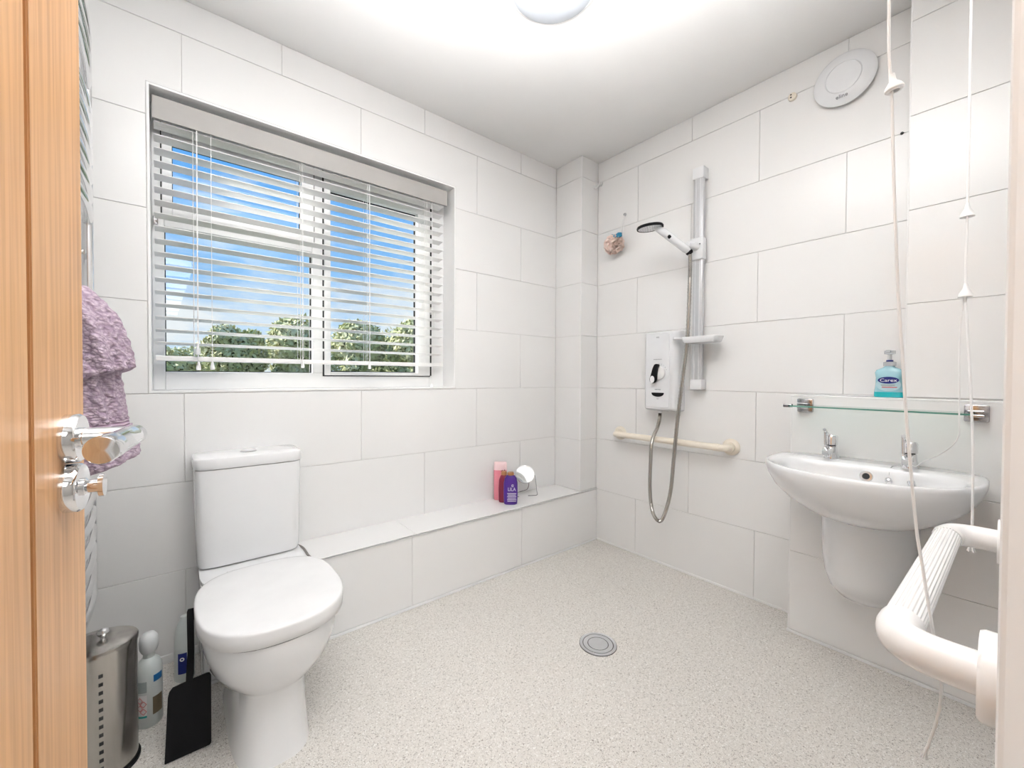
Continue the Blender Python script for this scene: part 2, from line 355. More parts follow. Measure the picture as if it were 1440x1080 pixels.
# window wall (facing -y)
YB = YW+T
bm = BM()
RB = 0.007
box(bm, XL-0.1, WX0-RB, YB, YB+0.20, 0, CZ); box(bm, WX1+RB, XR+0.1, YB, YB+0.20, 0, CZ)
box(bm, WX0-RB, WX1+RB, YB, YB+0.20, 0, WZ0-RB); box(bm, WX0-RB, WX1+RB, YB, YB+0.20, WZ1+RB, CZ)
wb = struct('wall_back', bm, M['grout'])
LZ, LY, LX = 0.333, 1.705, 0.062    # ledge top, front, left end
tiling(wb, (0, YB, 0), (1, 0, 0), (0, -1, 0), XL, 1.942, 0, CZ, 0.024, hole=(WX0-0.008, WX1+0.008, WZ0-0.008, WZ1+0.008))
# right wall (facing -x)
XB = XR+T
bm = BM(); box(bm, XB, XB+0.1, -0.13, YW+0.1, 0, CZ); wr = struct('wall_right', bm, M['grout'])
tiling(wr, (XB, 0, 0), (0, 1, 0), (-1, 0, 0), 0.255, 1.712, 0, CZ, 0.4495, odd=1)
# joints in odd rows: y = 1.0955, 0.4495 ; even rows: 0.7725
# left wall (facing +x)
bm = BM(); box(bm, XL-0.1, XL-T, -0.13, YW+0.1, 0, CZ); wl = struct('wall_left', bm, M['grout'])
tiling(wl, (XL-T, 0, 0), (0, 1, 0), (1, 0, 0), 0, YW, 0, CZ, 0.30)
# near wall with the doorway (facing +y)
YN = -0.010
bm = BM()
box(bm, XL-0.1, DX0-0.03, -0.13, YN-T, 0, CZ); box(bm, DX1+0.03, XR+0.1, -0.13, YN-T, 0, CZ); box(bm, DX0-0.03, DX1+0.03, -0.13, YN-T, DH+0.03, CZ)
wn = struct('wall_front', bm, M['grout'])
tiling(wn, (0, YN-T, 0), (1, 0, 0), (0, 1, 0), DX1+0.07, 1.985, 0, CZ, 0.7)
tiling(wn, (0, YN-T, 0), (1, 0, 0), (0, 1, 0), DX0-0.07, DX1+0.07, DH+0.07, CZ, 0.1)
# chase in the far corner
bm = BM(); box(bm, 1.942+T, XB, 1.712+T, YB, LZ-0.003, CZ); ch = struct('wall_chase', bm, M['grout'])
tiling(ch, (0, 1.712+T, 0), (1, 0, 0), (0, -1, 0), 1.942, XR, LZ, CZ, 1.5)
tiling(ch, (1.942+T, 0, 0), (0, 1, 0), (-1, 0, 0), 1.712, YW, LZ, CZ, 1.3)
bm = BM(); box(bm, 1.9405, 1.9455, 1.7105, 1.7155, LZ, CZ, 0.001); part('corner_trim', bm, M['trim'], ch)
# ledge along the window wall
bm = BM(); box(bm, LX+T, XR+0.004, LY+T, YB, 0, LZ-0.010); lg = struct('wall_ledge', bm, M['grout'])
for a, b in ((LX, 0.172), (0.172, 0.818), (0.818, 1.464), (1.464, XR)):
    tile(lg, (0, LY+T, 0), (1, 0, 0), (0, 0, 1), (0, -1, 0), [(a+GAP, b-GAP, 0.012, LZ-0.011)])
for a, b in ((LX-0.002, 0.19), (0.19, 0.836), (0.836, 1.482), (1.482, 1.942)):
    tile(lg, (0, 0, LZ-T), (1, 0, 0), (0, 1, 0), (0, 0, 1), [(a+GAP, b-GAP, LY-0.003, YW-0.001)])
tile(lg, (0, 0, LZ-T), (1, 0, 0), (0, 1, 0), (0, 0, 1), [(1.942+GAP, XR-0.001, LY-0.003, 1.711)])
tile(lg, (LX+T, 0, 0), (0, 1, 0), (0, 0, 1), (-1, 0, 0), [(LY, YW-0.001, 0.012, LZ-0.011)])
bm = BM(); box(bm, LX-0.003, 1.942, LY-0.005, LY+0.006, LZ-0.0095, LZ-0.0075); part('edge_trim', bm, M['trim'], lg)
# boxing behind the basin and the pier above it
BX, BY, BZ = 1.950, 0.587, 0.972
bm = BM(); box(bm, BX+T, XB, YN, BY-T, 0, BZ-T); bx = struct('wall_boxing', bm, M['grout'])
tile(bx, (BX+T, 0, 0), (0, 1, 0), (0, 0, 1), (-1, 0, 0), [(YN+GAP, BY-GAP, 0.012, 0.335-GAP)])
tile(bx, (BX+T, 0, 0), (0, 1, 0), (0, 0, 1), (-1, 0, 0), [(YN+GAP, BY-GAP, 0.335+GAP, 0.660-GAP)])
tile(bx, (BX+T, 0, 0), (0, 1, 0), (0, 0, 1), (-1, 0, 0), [(YN+GAP, BY-GAP, 0.660+GAP, BZ-0.001)])
tile(bx, (0, BY-T, 0), (-1, 0, 0), (0, 0, 1), (0, 1, 0), [(-XR, -BX, 0.012, BZ-0.001)])
tile(bx, (0, 0, BZ-T), (1, 0, 0), (0, 1, 0), (0, 0, 1), [(BX+0.001, XR, 0.2545, BY-0.001)])
tile(bx, (0, 0, BZ-T), (1, 0, 0), (0, 1, 0), (0, 0, 1), [(BX+0.001, 1.984, YN+0.002, 0.2535)])
bm = BM(); box(bm, BX-0.001, BX+0.004, YN, BY+0.001, BZ-0.007, BZ-0.001, 0.001); box(bm, BX-0.001, BX+0.004, BY-0.004, BY+0.001, 0.01, BZ-0.001, 0.001)
part('edge_trim', bm, M['trim'], bx)
PX, PY = 1.985, 0.254
bm = BM(); box(bm, PX+T, XB, YN, PY-T, BZ-0.001, CZ); pr = struct('wall_pier', bm, M['grout'])
tiling(pr, (PX+T, 0, 0), (0, 1, 0), (-1, 0, 0), YN, PY, BZ, CZ, -1.0)
tiling(pr, (0, PY-T, 0), (-1, 0, 0), (0, 1, 0), -XR, -PX, BZ, CZ, -3.0)
bm = BM(); box(bm, PX-0.001, PX+0.003, PY-0.003, PY+0.001, BZ, CZ, 0.0008); part('corner_trim', bm, M['trim'], pr)

# skirting seals where the vinyl meets the tiles
bm = BM(); box(bm, XL, LX, YW-0.006, YW, 0, 0.032, 0.002); struct('baseboard_back', bm, M['trim'])
bm = BM(); box(bm, LX, XR-0.004, LY-0.005, LY+0.002, 0, 0.011, 0.002); struct('baseboard_ledge', bm, M['trim'])
bm = BM(); box(bm, XR-0.005, XR+0.002, BY, LY-0.005, 0, 0.011, 0.002); struct('baseboard_right', bm, M['trim'])
bm = BM(); box(bm, BX-0.005, BX+0.002, YN, BY+0.004, 0, 0.011, 0.002); struct('baseboard_boxing', bm, M['trim'])
bm = BM(); box(bm, XL, XL+0.005, 0, YW-0.006, 0, 0.011, 0.002); struct('baseboard_left', bm, M['trim'])

# ------------------------------------------------------------------ window
bm = BM()    # reveal lining and bead around the opening
for a in ((WX0-0.007, WX0, WZ0-0.007, WZ1+0.007), (WX1, WX1+0.007, WZ0-0.007, WZ1+0.007), (WX0, WX1, WZ0-0.007, WZ0), (WX0, WX1, WZ1, WZ1+0.007)):
    box(bm, a[0], a[1], YW-0.002, YB+0.19, a[2], a[3])
struct('trim_window_reveal', bm, M['white'])
FY0, FY1 = 2.045, 2.105
win = bpy.data.objects.new('window_1', None); COL.objects.link(win); win.location = (0.55, 2.07, WZ0); win['kind'] = 'structure'; ORG[win.name] = Vector((0.55, 2.07, WZ0))
def rect_frame(bm, x0, x1, z0, z1, l, r, b, t, y0, y1, bev=0.003):
    box(bm, x0, x0+l, y0, y1, z0, z1, bev); box(bm, x1-r, x1, y0, y1, z0, z1, bev)
    box(bm, x0+l, x1-r, y0, y1, z0, z0+b, bev); box(bm, x0+l, x1-r, y0, y1, z1-t, z1, bev)
bm = BM(); rect_frame(bm, WX0, WX1, WZ0, WZ1, 0.036, 0.088, 0.070, 0.060, FY0, FY1)
part('outer_frame', bm, M['upvc'], win)
bm = BM(); box(bm, 0.487, 0.560, FY0, FY1, WZ0+0.07, WZ1-0.06, 0.003); part('mullion', bm, M['upvc'], win)
bm = BM(); box(bm, WX0+0.036, 0.487, FY0, FY1, 1.605, 1.650, 0.003); part('transom', bm, M['upvc'], win)
# fanlight sash and right-hand casement, each with a black gasket line and a pane
s1 = BM(); rect_frame(s1, WX0+0.030, 0.492, 1.636, 2.0, 0.030, 0.050, 0.050, 0.078, FY0-0.014, FY0+0.03); part('fanlight_sash', s1, M['upvc'], win)
s2 = BM(); rect_frame(s2, 0.536, 1.078, 1.045, 2.0, 0.028, 0.072, 0.016, 0.092, FY0-0.014, FY0+0.03); part('casement_sash', s2, M['upvc'], win)
bm = BM()
def lines(bm, x0, x1, z0, z1, w, y):
    box(bm, x0-w, x0, y-0.002, y+0.006, z0-w, z1+w); box(bm, x1, x1+w, y-0.002, y+0.006, z0-w, z1+w)
    box(bm, x0, x1, y-0.002, y+0.006, z0-w, z0); box(bm, x0, x1, y-0.002, y+0.006, z1, z1+w)
lines(bm, WX0+0.030, 0.492, 1.636, 2.0, 0.004, FY0-0.003); lines(bm, 0.536, 1.078, 1.045, 2.0, 0.005, FY0-0.003)
lines(bm, -0.003, 0.438, 1.690, 1.918, 0.003, 2.066); lines(bm, 0.569, 0.999, 1.065, 1.904, 0.006, 2.066); box(bm, 1.078, 1.092, FY0-0.003, FY0+0.003, 1.045, 2.0); lines(bm, -0.026, 0.481, 1.058, 1.602, 0.005, 2.066)
part('gasket', bm, M['gasket'], win)
for a in ((-0.006, 0.441, 1.686, 1.922), (0.563, 1.007, 1.060, 1.909), (-0.03, 0.488, 1.054, 1.606)):
    bm = BM(); box(bm, a[0], a[1], 2.070, 2.074, a[2], a[3]); part('pane', bm, M['glass'], win)
bm = BM(); box(bm, 1.082, 1.098, FY0-0.03, FY0, 1.38, 1.42, 0.004); tube(bm, [(1.09, FY0-0.032, 1.41), (1.09, FY0-0.034, 1.31)], 0.007, 8)
part('casement_handle', bm, M['upvc'], win, smooth=True)
bm = BM(); box(bm, -0.060, -0.046, FY0-0.024, FY0, 1.60, 1.63, 0.003); part('fanlight_catch', bm, M['bracket'], win)

# ------------------------------------------------------------------ venetian blind
bl = thing('venetian_blind', (0.53, 1.98, 1.958), 'white venetian blind with a grey pelmet hanging half open in the window opening', 'blind')
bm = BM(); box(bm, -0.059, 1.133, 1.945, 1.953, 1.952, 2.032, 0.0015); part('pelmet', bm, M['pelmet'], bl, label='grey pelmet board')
bm = BM(); box(bm, -0.055, 1.127, 1.956, 2.012, 1.975, 2.030, 0.002); part('headrail', bm, M['slat'], bl)
NS = 18; zb = 1.112; zt = 1.945; me0 = None
for i in range(NS):
    z = zt - (zt-zb)*i/NS
    bm = BM(); tilt = math.radians(7); c0 = math.cos(tilt)*0.025; s0 = math.sin(tilt)*0.025
    prof = [(-1, 0.0), (-0.5, 0.0016), (0, 0.0022), (0.5, 0.0016), (1, 0.0)]
    up = [(1.984+c0*u_, z-s0*u_+h+0.0012) for u_, h in prof]; lo = [(1.984+c0*u_, z-s0*u_+h-0.0012) for u_, h in reversed(prof)]
    loft(bm, [[Vector((x, y, zz)) for y, zz in up+lo] for x in (-0.055, 1.118)])
    part('slat', bm, M['slat'], bl)
bm = BM(); box(bm, -0.055, 1.118, 1.959, 2.009, zb-0.018, zb, 0.003); part('bottom_rail', bm, M['slat'], bl)
for x in (0.062, 0.425, 0.715, 1.012):
    bm = BM()
    for y in (1.9575, 2.0105):
        for dx in (-0.006, 0.006): tube(bm, [(x+dx, y, 1.975), (x+dx, y, zb-0.018)], 0.0009, 5)
    for i in range(NS):
        z = zt - (zt-zb)*i/NS - 0.004
        tube(bm, [(x, 1.9575, z+0.003), (x, 2.0105, z-0.003)], 0.0007, 4)
    part('ladder_cord', bm, M['cord'], bl)
for x, z in ((0.068, 1.060), (0.110, 1.062), (0.425, 1.075), (0.715, 1.075), (1.045, 0.968)):
    bm = BM(); tube(bm, [(x, 1.950, 1.96), (x, 1.9495, (z+1.96)/2), (x, 1.948, z+0.03)], 0.0011, 6)
    pc = part('pull_cord', bm, M['cord'], bl)
    bm = BM(); lathe(bm, (x, 1.948, z), (0, 0, 1), [(0.0, 0), (0.0075, 0.001), (0.0072, 0.012), (0.003, 0.032), (0.0, 0.034)], 12); part('tassel', bm, M['cord'], pc, smooth=True)
bm = BM(); tube(bm, [(0.066, 1.9497, 1.96), (0.066, 1.9497, 1.15)], 0.0011, 6); pc = part('pull_cord', bm, M['cord'], bl)
bm = BM(); lathe(bm, (0.066, 1.9497, 1.118), (0, 0, 1), [(0.0, 0), (0.009, 0.002), (0.008, 0.018), (0.003, 0.038), (0.0, 0.04)], 12); part('tassel', bm, M['milkcap'], pc, smooth=True)

# ------------------------------------------------------------------ outside
bm = BM(); box(bm, -40, 50, 3, 90, -3.2, -3.0); tag(part('lawn', bm, M['grass']), 'green lawn below the window, running out under the trees', 'lawn')['kind'] = 'structure'
def tree(x, y, top, rad, dens, lab):
    t_ = thing('tree', (x, y, -3.0), lab, 'tree', 'trees beyond the window')
    rnd = random.Random(int(x*97+y*31)); cz = top-rad*1.15
    bm = BM(); tube(bm, [(x, y, -3), (x+0.05, y, -1.5), (x, y+0.05, cz)], [0.16, 0.13, 0.08], 8); part('trunk', bm, M['bark'], t_)
    bm = BM()
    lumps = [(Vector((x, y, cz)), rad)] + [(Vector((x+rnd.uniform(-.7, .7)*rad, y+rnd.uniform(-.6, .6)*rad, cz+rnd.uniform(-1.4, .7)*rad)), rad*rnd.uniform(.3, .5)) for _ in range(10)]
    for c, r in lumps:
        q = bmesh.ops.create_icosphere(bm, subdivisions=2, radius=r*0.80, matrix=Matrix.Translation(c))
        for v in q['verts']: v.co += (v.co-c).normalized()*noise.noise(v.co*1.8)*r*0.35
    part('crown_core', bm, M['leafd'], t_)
    vs_, fs = [], []
    for i in range(dens):
        c, r = lumps[rnd.randrange(len(lumps))] if rnd.random() < .7 else lumps[0]
        d = Vector((rnd.gauss(0, 1), rnd.gauss(0, 1), rnd.gauss(0, 1))).normalized()
        p = c + d*r*rnd.uniform(.80, 1.10); a = Vector((rnd.gauss(0, 1), rnd.gauss(0, 1), rnd.gauss(0, 1))).normalized(); b = a.cross(d+Vector((.01, 0, 0))).normalized()
        s = rnd.uniform(.06, .14); k = len(vs_)
        vs_ += [p-a*s, p+b*s*.45, p+a*s, p-b*s*.45]; fs.append((k, k+1, k+2, k+3))
    me = bpy.data.meshes.new('foliage'); me.from_pydata([v-Vector((x, y, -3.0)) for v in vs_], [], fs); me.materials.append(M['leaf'])
    o = bpy.data.objects.new('foliage', me); COL.objects.link(o); o.parent = t_; o['kind'] = 'stuff'
TR = [(-2.1, 20.6, 2.0, 0.93, 'low green tree, the leftmost of those seen through the window'),
      (-0.1, 19.2, 1.75, 0.93, 'low green tree at the left edge of the lower left pane'),
      (1.75, 17.9, 2.45, 0.93, 'green tree in the left half of the lower left pane'),
      (3.45, 16.4, 2.95, 0.93, 'tallest green tree, in the right half of the lower left pane'),
      (5.10, 14.9, 2.75, 0.86, 'green tree just right of the window mullion'),
      (6.70, 13.6, 2.85, 0.84, 'green tree behind the right half of the right-hand pane'),
      (8.35, 12.4, 2.90, 0.86, 'green tree past the right edge of the right-hand pane'),
      (1.10, 23.6, 2.35, 1.6, 'more distant tree filling the gap in the left part of the tree row'),
      (4.70, 21.2, 3.05, 1.6, 'more distant tree behind the tallest one, left of the mullion'),
      (8.20, 18.8, 3.10, 1.6, 'more distant tree behind the right-hand pane'),
      (11.5, 16.4, 3.20, 1.6, 'more distant tree at the far right of the tree row')]
for x, y, top, rad, lab in TR: tree(x, y, top+0.35, rad, 8000, lab)

# ------------------------------------------------------------------ door leaf, frame
ha = math.radians(7.2); e = Vector((math.sin(ha), math.cos(ha), 0)); n = Vector((math.cos(ha), -math.sin(ha), 0)); FE = Vector((-0.079, 0.653, 0)); ez = Vector((0, 0, 1))
dr = bpy.data.objects.new('door_1', None); COL.objects.link(dr); dr.location = FE - e*0.66; dr['kind'] = 'structure'; ORG[dr.name] = FE - e*0.66
dr['label'] = 'open oak door leaf with chrome lever handle at the left of the photo'
def obox(bm, o, a, b, c, bev=0.0):
    """box from three edge ranges along e (a), n (b), z (c)"""
    cs = [o + e*i + n*j + ez*k for k in c for j in b for i in a]; v = [bm.verts.new(p) for p in cs]
    fs = [bm.faces.new([v[i] for i in f]) for f in ((0, 1, 3, 2), (4, 6, 7, 5), (0, 4, 5, 1), (2, 3, 7, 6), (0, 2, 6, 4), (1, 5, 7, 3))]
    bmesh.ops.recalc_face_normals(bm, faces=fs)
    if bev: bmesh.ops.bevel(bm, geom=list({q for f in fs for q in f.edges}), offset=bev, segments=2, affect='EDGES')
bm = BM(); obox(bm, FE, (-0.66, 0), (-0.040, -0.005), (0.006, 1.985)); part('door_core', bm, M['oak'], dr)
for a, b in ((-0.1225, 0.0), (-0.5355, -0.1305), (-0.66, -0.5435)):
    bm = BM(); obox(bm, FE, (a, b), (-0.0055, 0), (0.006, 1.985), 0.0012); part('door_board', bm, M['oak'], dr)
W0 = FE - e*0.051
def rose(z, name):
    bm = BM(); lathe(bm, W0+ez*z, n, [(0.0, -0.001), (0.0245, -0.001), (0.0245, 0.0095), (0.0228, 0.0118), (0.0, 0.0120)], 40)
    o = part(name, bm, M['chrome'], dr, smooth=True); return o
r1 = rose(0.975, 'handle_rose')
bm = BM(); lathe(bm, W0+ez*0.975+n*0.011, n, [(0.0, 0), (0.0105, 0.0), (0.0105, 0.004), (0.0098, 0.006), (0.0098, 0.034), (0.0, 0.034)], 24); part('handle_neck', bm, M['chrome'], r1, smooth=True)
bm = BM(); p0 = W0+ez*0.975+n*0.050
lathe(bm, p0+e*0.012, -e, [(0.0, 0), (0.0085, 0.0005), (0.0105, 0.004), (0.0108, 0.03), (0.0114, 0.088), (0.0119, 0.0895), (0.0119, 0.091), (0.0116, 0.0925), (0.0120, 0.118), (0.0112, 0.1195), (0.0, 0.1205)], 32)
part('lever', bm, M['chrome'], r1, smooth=True)
r2 = rose(0.925, 'lock_rose')
bm = BM(); lathe(bm, W0+ez*0.925+n*0.011, n, [(0.0, 0), (0.009, 0.0), (0.009, 0.003), (0.0065, 0.005), (0.0065, 0.013), (0.0, 0.013)], 24)
c_ = W0+ez*0.925+n*0.025; rings = []
for t_ in (-0.001, 0.003): rings.append([c_ + n*t_ + e*0.0085*math.cos(2*PI*k/24) + ez*0.0115*math.sin(2*PI*k/24) for k in range(24)])
loft(bm, rings); part('thumb_turn', bm, M['chrome'], r2, smooth=True)
for z in (0.25, 1.75):
    bm = BM(); hp = FE - e*0.664 + n*0.004; tube(bm, [hp+ez*z, hp+ez*(z+0.1)], 0.006, 10); part('hinge', bm, M['chrome'], dr, smooth=True)
# casing
bm = BM()
box(bm, DX1, DX1+0.068, YN-0.006, 0.0070, 0, DH+0.068, 0.004); box(bm, DX0-0.068, DX0, YN-0.006, 0.0070, 0, DH+0.068, 0.004)
box(bm, DX0, DX1, YN-0.006, 0.0070, DH, DH+0.068, 0.004); struct('trim_door_casing', bm, M['white'])
bm = BM()
box(bm, DX1+0.004, DX1+0.03, -0.16, YN-0.005, 0, DH+0.03, 0.002); box(bm, DX0-0.03, DX0-0.004, -0.16, YN-0.005, 0, DH+0.03, 0.002); box(bm, DX0-0.004, DX1+0.004, -0.16, YN-0.005, DH+0.004, DH+0.03, 0.002)
box(bm, DX1-0.010, DX1+0.004, -0.10, -0.055, 0, DH+0.004, 0.002); box(bm, DX0-0.004, DX0+0.010, -0.10, -0.055, 0, DH+0.004, 0.002)
jb = struct('trim_door_jamb', bm, M['white'])
bm = BM(); box(bm, DX1+0.0032, DX1+0.0045, -0.045, -0.020, 0.90, 1.02); part('strike_plate', bm, M['brass'], jb)
# hallway behind the camera
bm = BM(); box(bm, -1.2, 2.2, -1.60, -0.13, -0.05, 0); struct('floor_hall', bm, M['vinyl'])
bm = BM(); box(bm, -1.2, 2.2, -1.60, -0.13, CZ, CZ+0.1); struct('ceiling_hall', bm, M['ceil'])
bm = BM(); box(bm, -1.2, 2.2, -1.70, -1.60, 0, CZ); struct('wall_hall_back', bm, M['hall'])
bm = BM(); box(bm, -1.3, -1.2, -1.70, -0.13, 0, CZ); struct('wall_hall_left', bm, M['hall'])
bm = BM(); box(bm, 2.2, 2.3, -1.70, -0.13, 0, CZ); struct('wall_hall_right', bm, M['hall'])
bm = BM(); box(bm, -1.2, XL-0.1, -0.14, -0.13, 0, CZ); struct('wall_hall_front', bm, M['hall'])

# ------------------------------------------------------------------ toilet
to = thing('toilet', (0.215, 1.50, 0), 'white close-coupled toilet with closed lid under the window', 'toilet')
pn = BM()
secs = [  # z, cx, cy, ax, ayfront, ayback, nf, nb
 (0.0, 0.209, 1.45, 0.099, 0.215, 0.24, 3.2, 6), (0.012, 0.209, 1.45, 0.097, 0.212, 0.24, 3.2, 6), (0.05, 0.210, 1.45, 0.094, 0.205, 0.24, 3.0, 6),
 (0.12, 0.211, 1.45, 0.091, 0.196, 0.24, 2.8, 6), (0.180, 0.213, 1.45, 0.094, 0.196, 0.24, 2.7, 6), (0.196, 0.214, 1.45, 0.110, 0.207, 0.24, 2.5, 6), (0.214, 0.216, 1.45, 0.136, 0.221, 0.24, 2.4, 6),
 (0.245, 0.219, 1.45, 0.158, 0.238, 0.24, 2.4, 6), (0.29, 0.221, 1.45, 0.171, 0.251, 0.24, 2.4, 6), (0.335, 0.220, 1.45, 0.176, 0.257, 0.24, 2.4, 6), (0.347, 0.220, 1.45, 0.175, 0.256, 0.24, 2.4, 6)]
loft(pn, [sell(cx, cy, ax, af, nf, z, 64, ab, nb) for z, cx, cy, ax, af, ab, nf, nb in secs])
part('pan', pn, M['ceramic'], to, smooth=True)
bm = BM(); loft(bm, [sell(0.218, 1.785, a, d, 5, z, 48, 0.143) for z, a, d in ((0.339, 0.155, 0.16), (0.352, 0.160, 0.165), (0.364, 0.160, 0.165))]); part('cistern_shelf', bm, M['ceramic'], to, smooth=True)
def lidring(z, s, dz=0): return sell(0.2225, 1.425, 0.1865*s, 0.237*(1+(s-1)*0.8), 2.55, z, 72, 0.220*(1+(s-1)*0.8), 3.0)
bm = BM(); loft(bm, [lidring(0.351, 0.985), lidring(0.3522, 0.996), lidring(0.372, 1.003), lidring(0.388, 1.003), lidring(0.3918, 0.998), lidring(0.3940, 0.988), lidring(0.3952, 0.965), lidring(0.3962, 0.90), lidring(0.3970, 0.6), lidring(0.3972, 0.2)])
part('lid', bm, M['seat'], to, smooth='full')
bm = BM(); loft(bm, [lidring(0.3465, 0.955), lidring(0.3512, 0.955)]); part('seat', bm, M['dark'], to)  # near-black inset layer standing in for the shade gap under the lid
for x in (0.15, 0.29):
    bm = BM(); tube(bm, [(x-0.02, 1.662, 0.372), (x+0.02, 1.662, 0.372)], 0.012, 12); part('hinge', bm, M['seat'], to, smooth=True)
def cis(z, a, f): return sell(0.214, 1.85, a, f, 6, z, 64, 0.079, 9)
bm = BM(); loft(bm, [cis(0.366, 0.150, 0.075), cis(0.370, 0.158, 0.088), cis(0.385, 0.162, 0.092), (cis(0.55, 0.166, 0.095)), cis(0.712, 0.168, 0.097)])
cn = part('cistern', bm, M['ceramic'], to, smooth=True)
bm = BM(); loft(bm, [cis(0.7145, 0.170, 0.099), cis(0.717, 0.1715, 0.1005), cis(0.745, 0.1725, 0.1015), cis(0.751, 0.170, 0.099), cis(0.754, 0.162, 0.092)])
cl = part('cistern_lid', bm, M['ceramic'], to, smooth=True)
bm = BM(); lathe(bm, (0.213, 1.845, 0.7535), (0, 0, 1), [(0.0, 0), (0.027, 0.0), (0.027, 0.003), (0.024, 0.0055), (0.012, 0.008), (0.0, 0.0085)], 32); part('flush_button', bm, M['chrome'], cl, smooth=True)
bm = BM(); tube(bm, smooth_path([(0.375, 1.83, 0.36), (0.392, 1.80, 0.352), (0.40, 1.76, 0.3365), (0.402, 1.73, 0.3365)], 5), 0.0045, 8); part('flush_pipe', bm, M['steel'], to, smooth=True)

# ------------------------------------------------------------------ basin
ba = thing('wash_basin', (1.95, 0.325, 0.745), 'white wall-hung basin with two chrome taps below the glass shelf', 'basin')
BC = Vector((1.78, 0.325, 0))
def bring(z, s, ext=1.0, seg=64, front=0.262, back=0.170, half=0.277):
    """D-shaped ring, flat at the wall (x=1.95), curved towards -x"""
    out = []
    for k in range(seg):
        a = 2*PI*k/seg; c, sn = math.cos(a), math.sin(a)
        if c < 0: x = BC.x + front*s*math.copysign(abs(c)**(2/2.15), c)*ext
        else: x = BC.x + back*math.copysign(abs(c)**(2/5), c)
        out.append(Vector((x, BC.y + half*s*math.copysign(abs(sn)**(2/(2.15 if c < 0 else 3.2)), sn), z)))
    return out
def iring(z, s, cx=1.715, fx=0.170, bx=0.118, hy=0.235, seg=64):
    out = []
    for k in range(seg):
        a = 2*PI*k/seg; c, sn = math.cos(a), math.sin(a)
        x = cx + (fx if c < 0 else bx)*s*math.copysign(abs(c)**(2/(2.1 if c < 0 else 3.5)), c)
        out.append(Vector((x, BC.y + hy*s*math.copysign(abs(sn)**(2/(2.2 if c < 0 else 2.8)), sn), z)))
    return out
bm = BM()
loft(bm, [bring(0.565, 0.30), bring(0.570, 0.42), bring(0.590, 0.58), bring(0.625, 0.76), bring(0.665, 0.90), bring(0.705, 0.975), bring(0.730, 1.0), bring(0.740, 0.998), bring(0.7445, 0.985), bring(0.7455, 0.965),
          iring(0.7435, 1.06), iring(0.738, 1.01), iring(0.72, 0.975), iring(0.68, 0.90), iring(0.64, 0.74), iring(0.615, 0.50), iring(0.607, 0.22), iring(0.605, 0.09)])
part('bowl', bm, M['ceramic'], ba, smooth='full')
bm = BM(); lathe(bm, (1.715, 0.325, 0.604), (0, 0, 1), [(0, 0), (0.024, 0.001), (0.026, 0.003), (0.018, 0.004), (0.0, 0.002)], 24); part('waste', bm, M['chrome'], ba, smooth=True)
bm = BM(); ringlathe(bm, (1.830, 0.325, 0.705), (-0.97, 0, 0.25), [(0.0085, 0.004), (0.0105, 0.0065), (0.0165, 0.0065), (0.0185, 0.0035), (0.0165, -0.002), (0.0085, -0.002)], 32); of = part('overflow_ring', bm, M['chrome'], ba, smooth=True)
bm = BM(); lathe(bm, (1.830, 0.325, 0.705), (-0.97, 0, 0.25), [(0.0, 0.0035), (0.0098, 0.0035), (0.0098, 0.005), (0, 0.005)], 24); part('overflow_hole', bm, M['dark'], of)
pd = BM()
def pring(z, w, d, seg=48):
    return [Vector((BX - d*max(0.0, -math.cos(a))**0.8 if math.cos(a) < 0 else BX, 0.335 + w*(math.sin(a) if math.cos(a) < 0 else math.sin(a)), z)) for a in [PI/2 + PI*k/(seg-1) for k in range(seg)]]
loft(pd, [pring(0.230, 0.030, 0.030), pring(0.240, 0.060, 0.075), pring(0.262, 0.088, 0.125), pring(0.295, 0.108, 0.165), pring(0.345, 0.122, 0.190), pring(0.42, 0.129, 0.200), pring(0.52, 0.131, 0.205), pring(0.62, 0.132, 0.206)])
part('semi_pedestal', pd, M['ceramic'], ba, smooth=True)
def tap(y, lab):
    t_ = thing('pillar_tap', (1.890, y, 0.745), lab, 'tap', 'chrome taps on the wash basin')
    bm = BM(); lathe(bm, (1.892, y, 0.744), (0, 0, 1), [(0.0, 0), (0.024, 0), (0.0235, 0.006), (0.0185, 0.026), (0.017, 0.046), (0.0, 0.046)], 24); part('body', bm, M['chrome'], t_, smooth=True)
    bm = BM()
    rings = []
    for x, w, z0, z1 in ((1.885, 0.012, 0.764, 0.788), (1.855, 0.0125, 0.770, 0.790), (1.825, 0.012, 0.768, 0.786), (1.812, 0.010, 0.764, 0.780)):
        rings.append([Vector((x, y+w*q, z0 if r_ else z1)) for q, r_ in ((-1, 0), (-.6, 0), (.6, 0), (1, 0), (1, 1), (.6, 1), (-.6, 1), (-1, 1))])
    loft(bm, rings); lathe(bm, (1.821, y, 0.772), (0, 0, -1), [(0, 0), (0.009, 0), (0.009, 0.014), (0, 0.014)], 16); part('spout', bm, M['chrome'], t_, smooth=True)
    bm = BM(); lathe(bm, (1.892, y, 0.790), (0, 0, 1), [(0, 0), (0.013, 0), (0.019, 0.004), (0.0195, 0.034), (0.016, 0.040), (0, 0.041)], 10); part('head', bm, M['chrome'], t_, smooth=True)
    bm = BM(); tube(bm, smooth_path([(1.880, y+0.004, 0.830), (1.862, y+0.007, 0.838), (1.848, y+0.009, 0.850), (1.840, y+0.010, 0.852)], 4), [0.006]*4+[0.0045]*5+[0.005]*4, 10)
    lathe(bm, (1.865, y+0.014, 0.792), (0, 0, 1), [(0, 0), (0.005, 0), (0.0045, 0.06), (0, 0.062)], 10)
    part('lever', bm, M['chrome'], t_, smooth=True)
tap(0.437, 'left-hand chrome pillar tap, further from the door frame')
tap(0.225, 'right-hand chrome pillar tap, with the plug chain beside it')
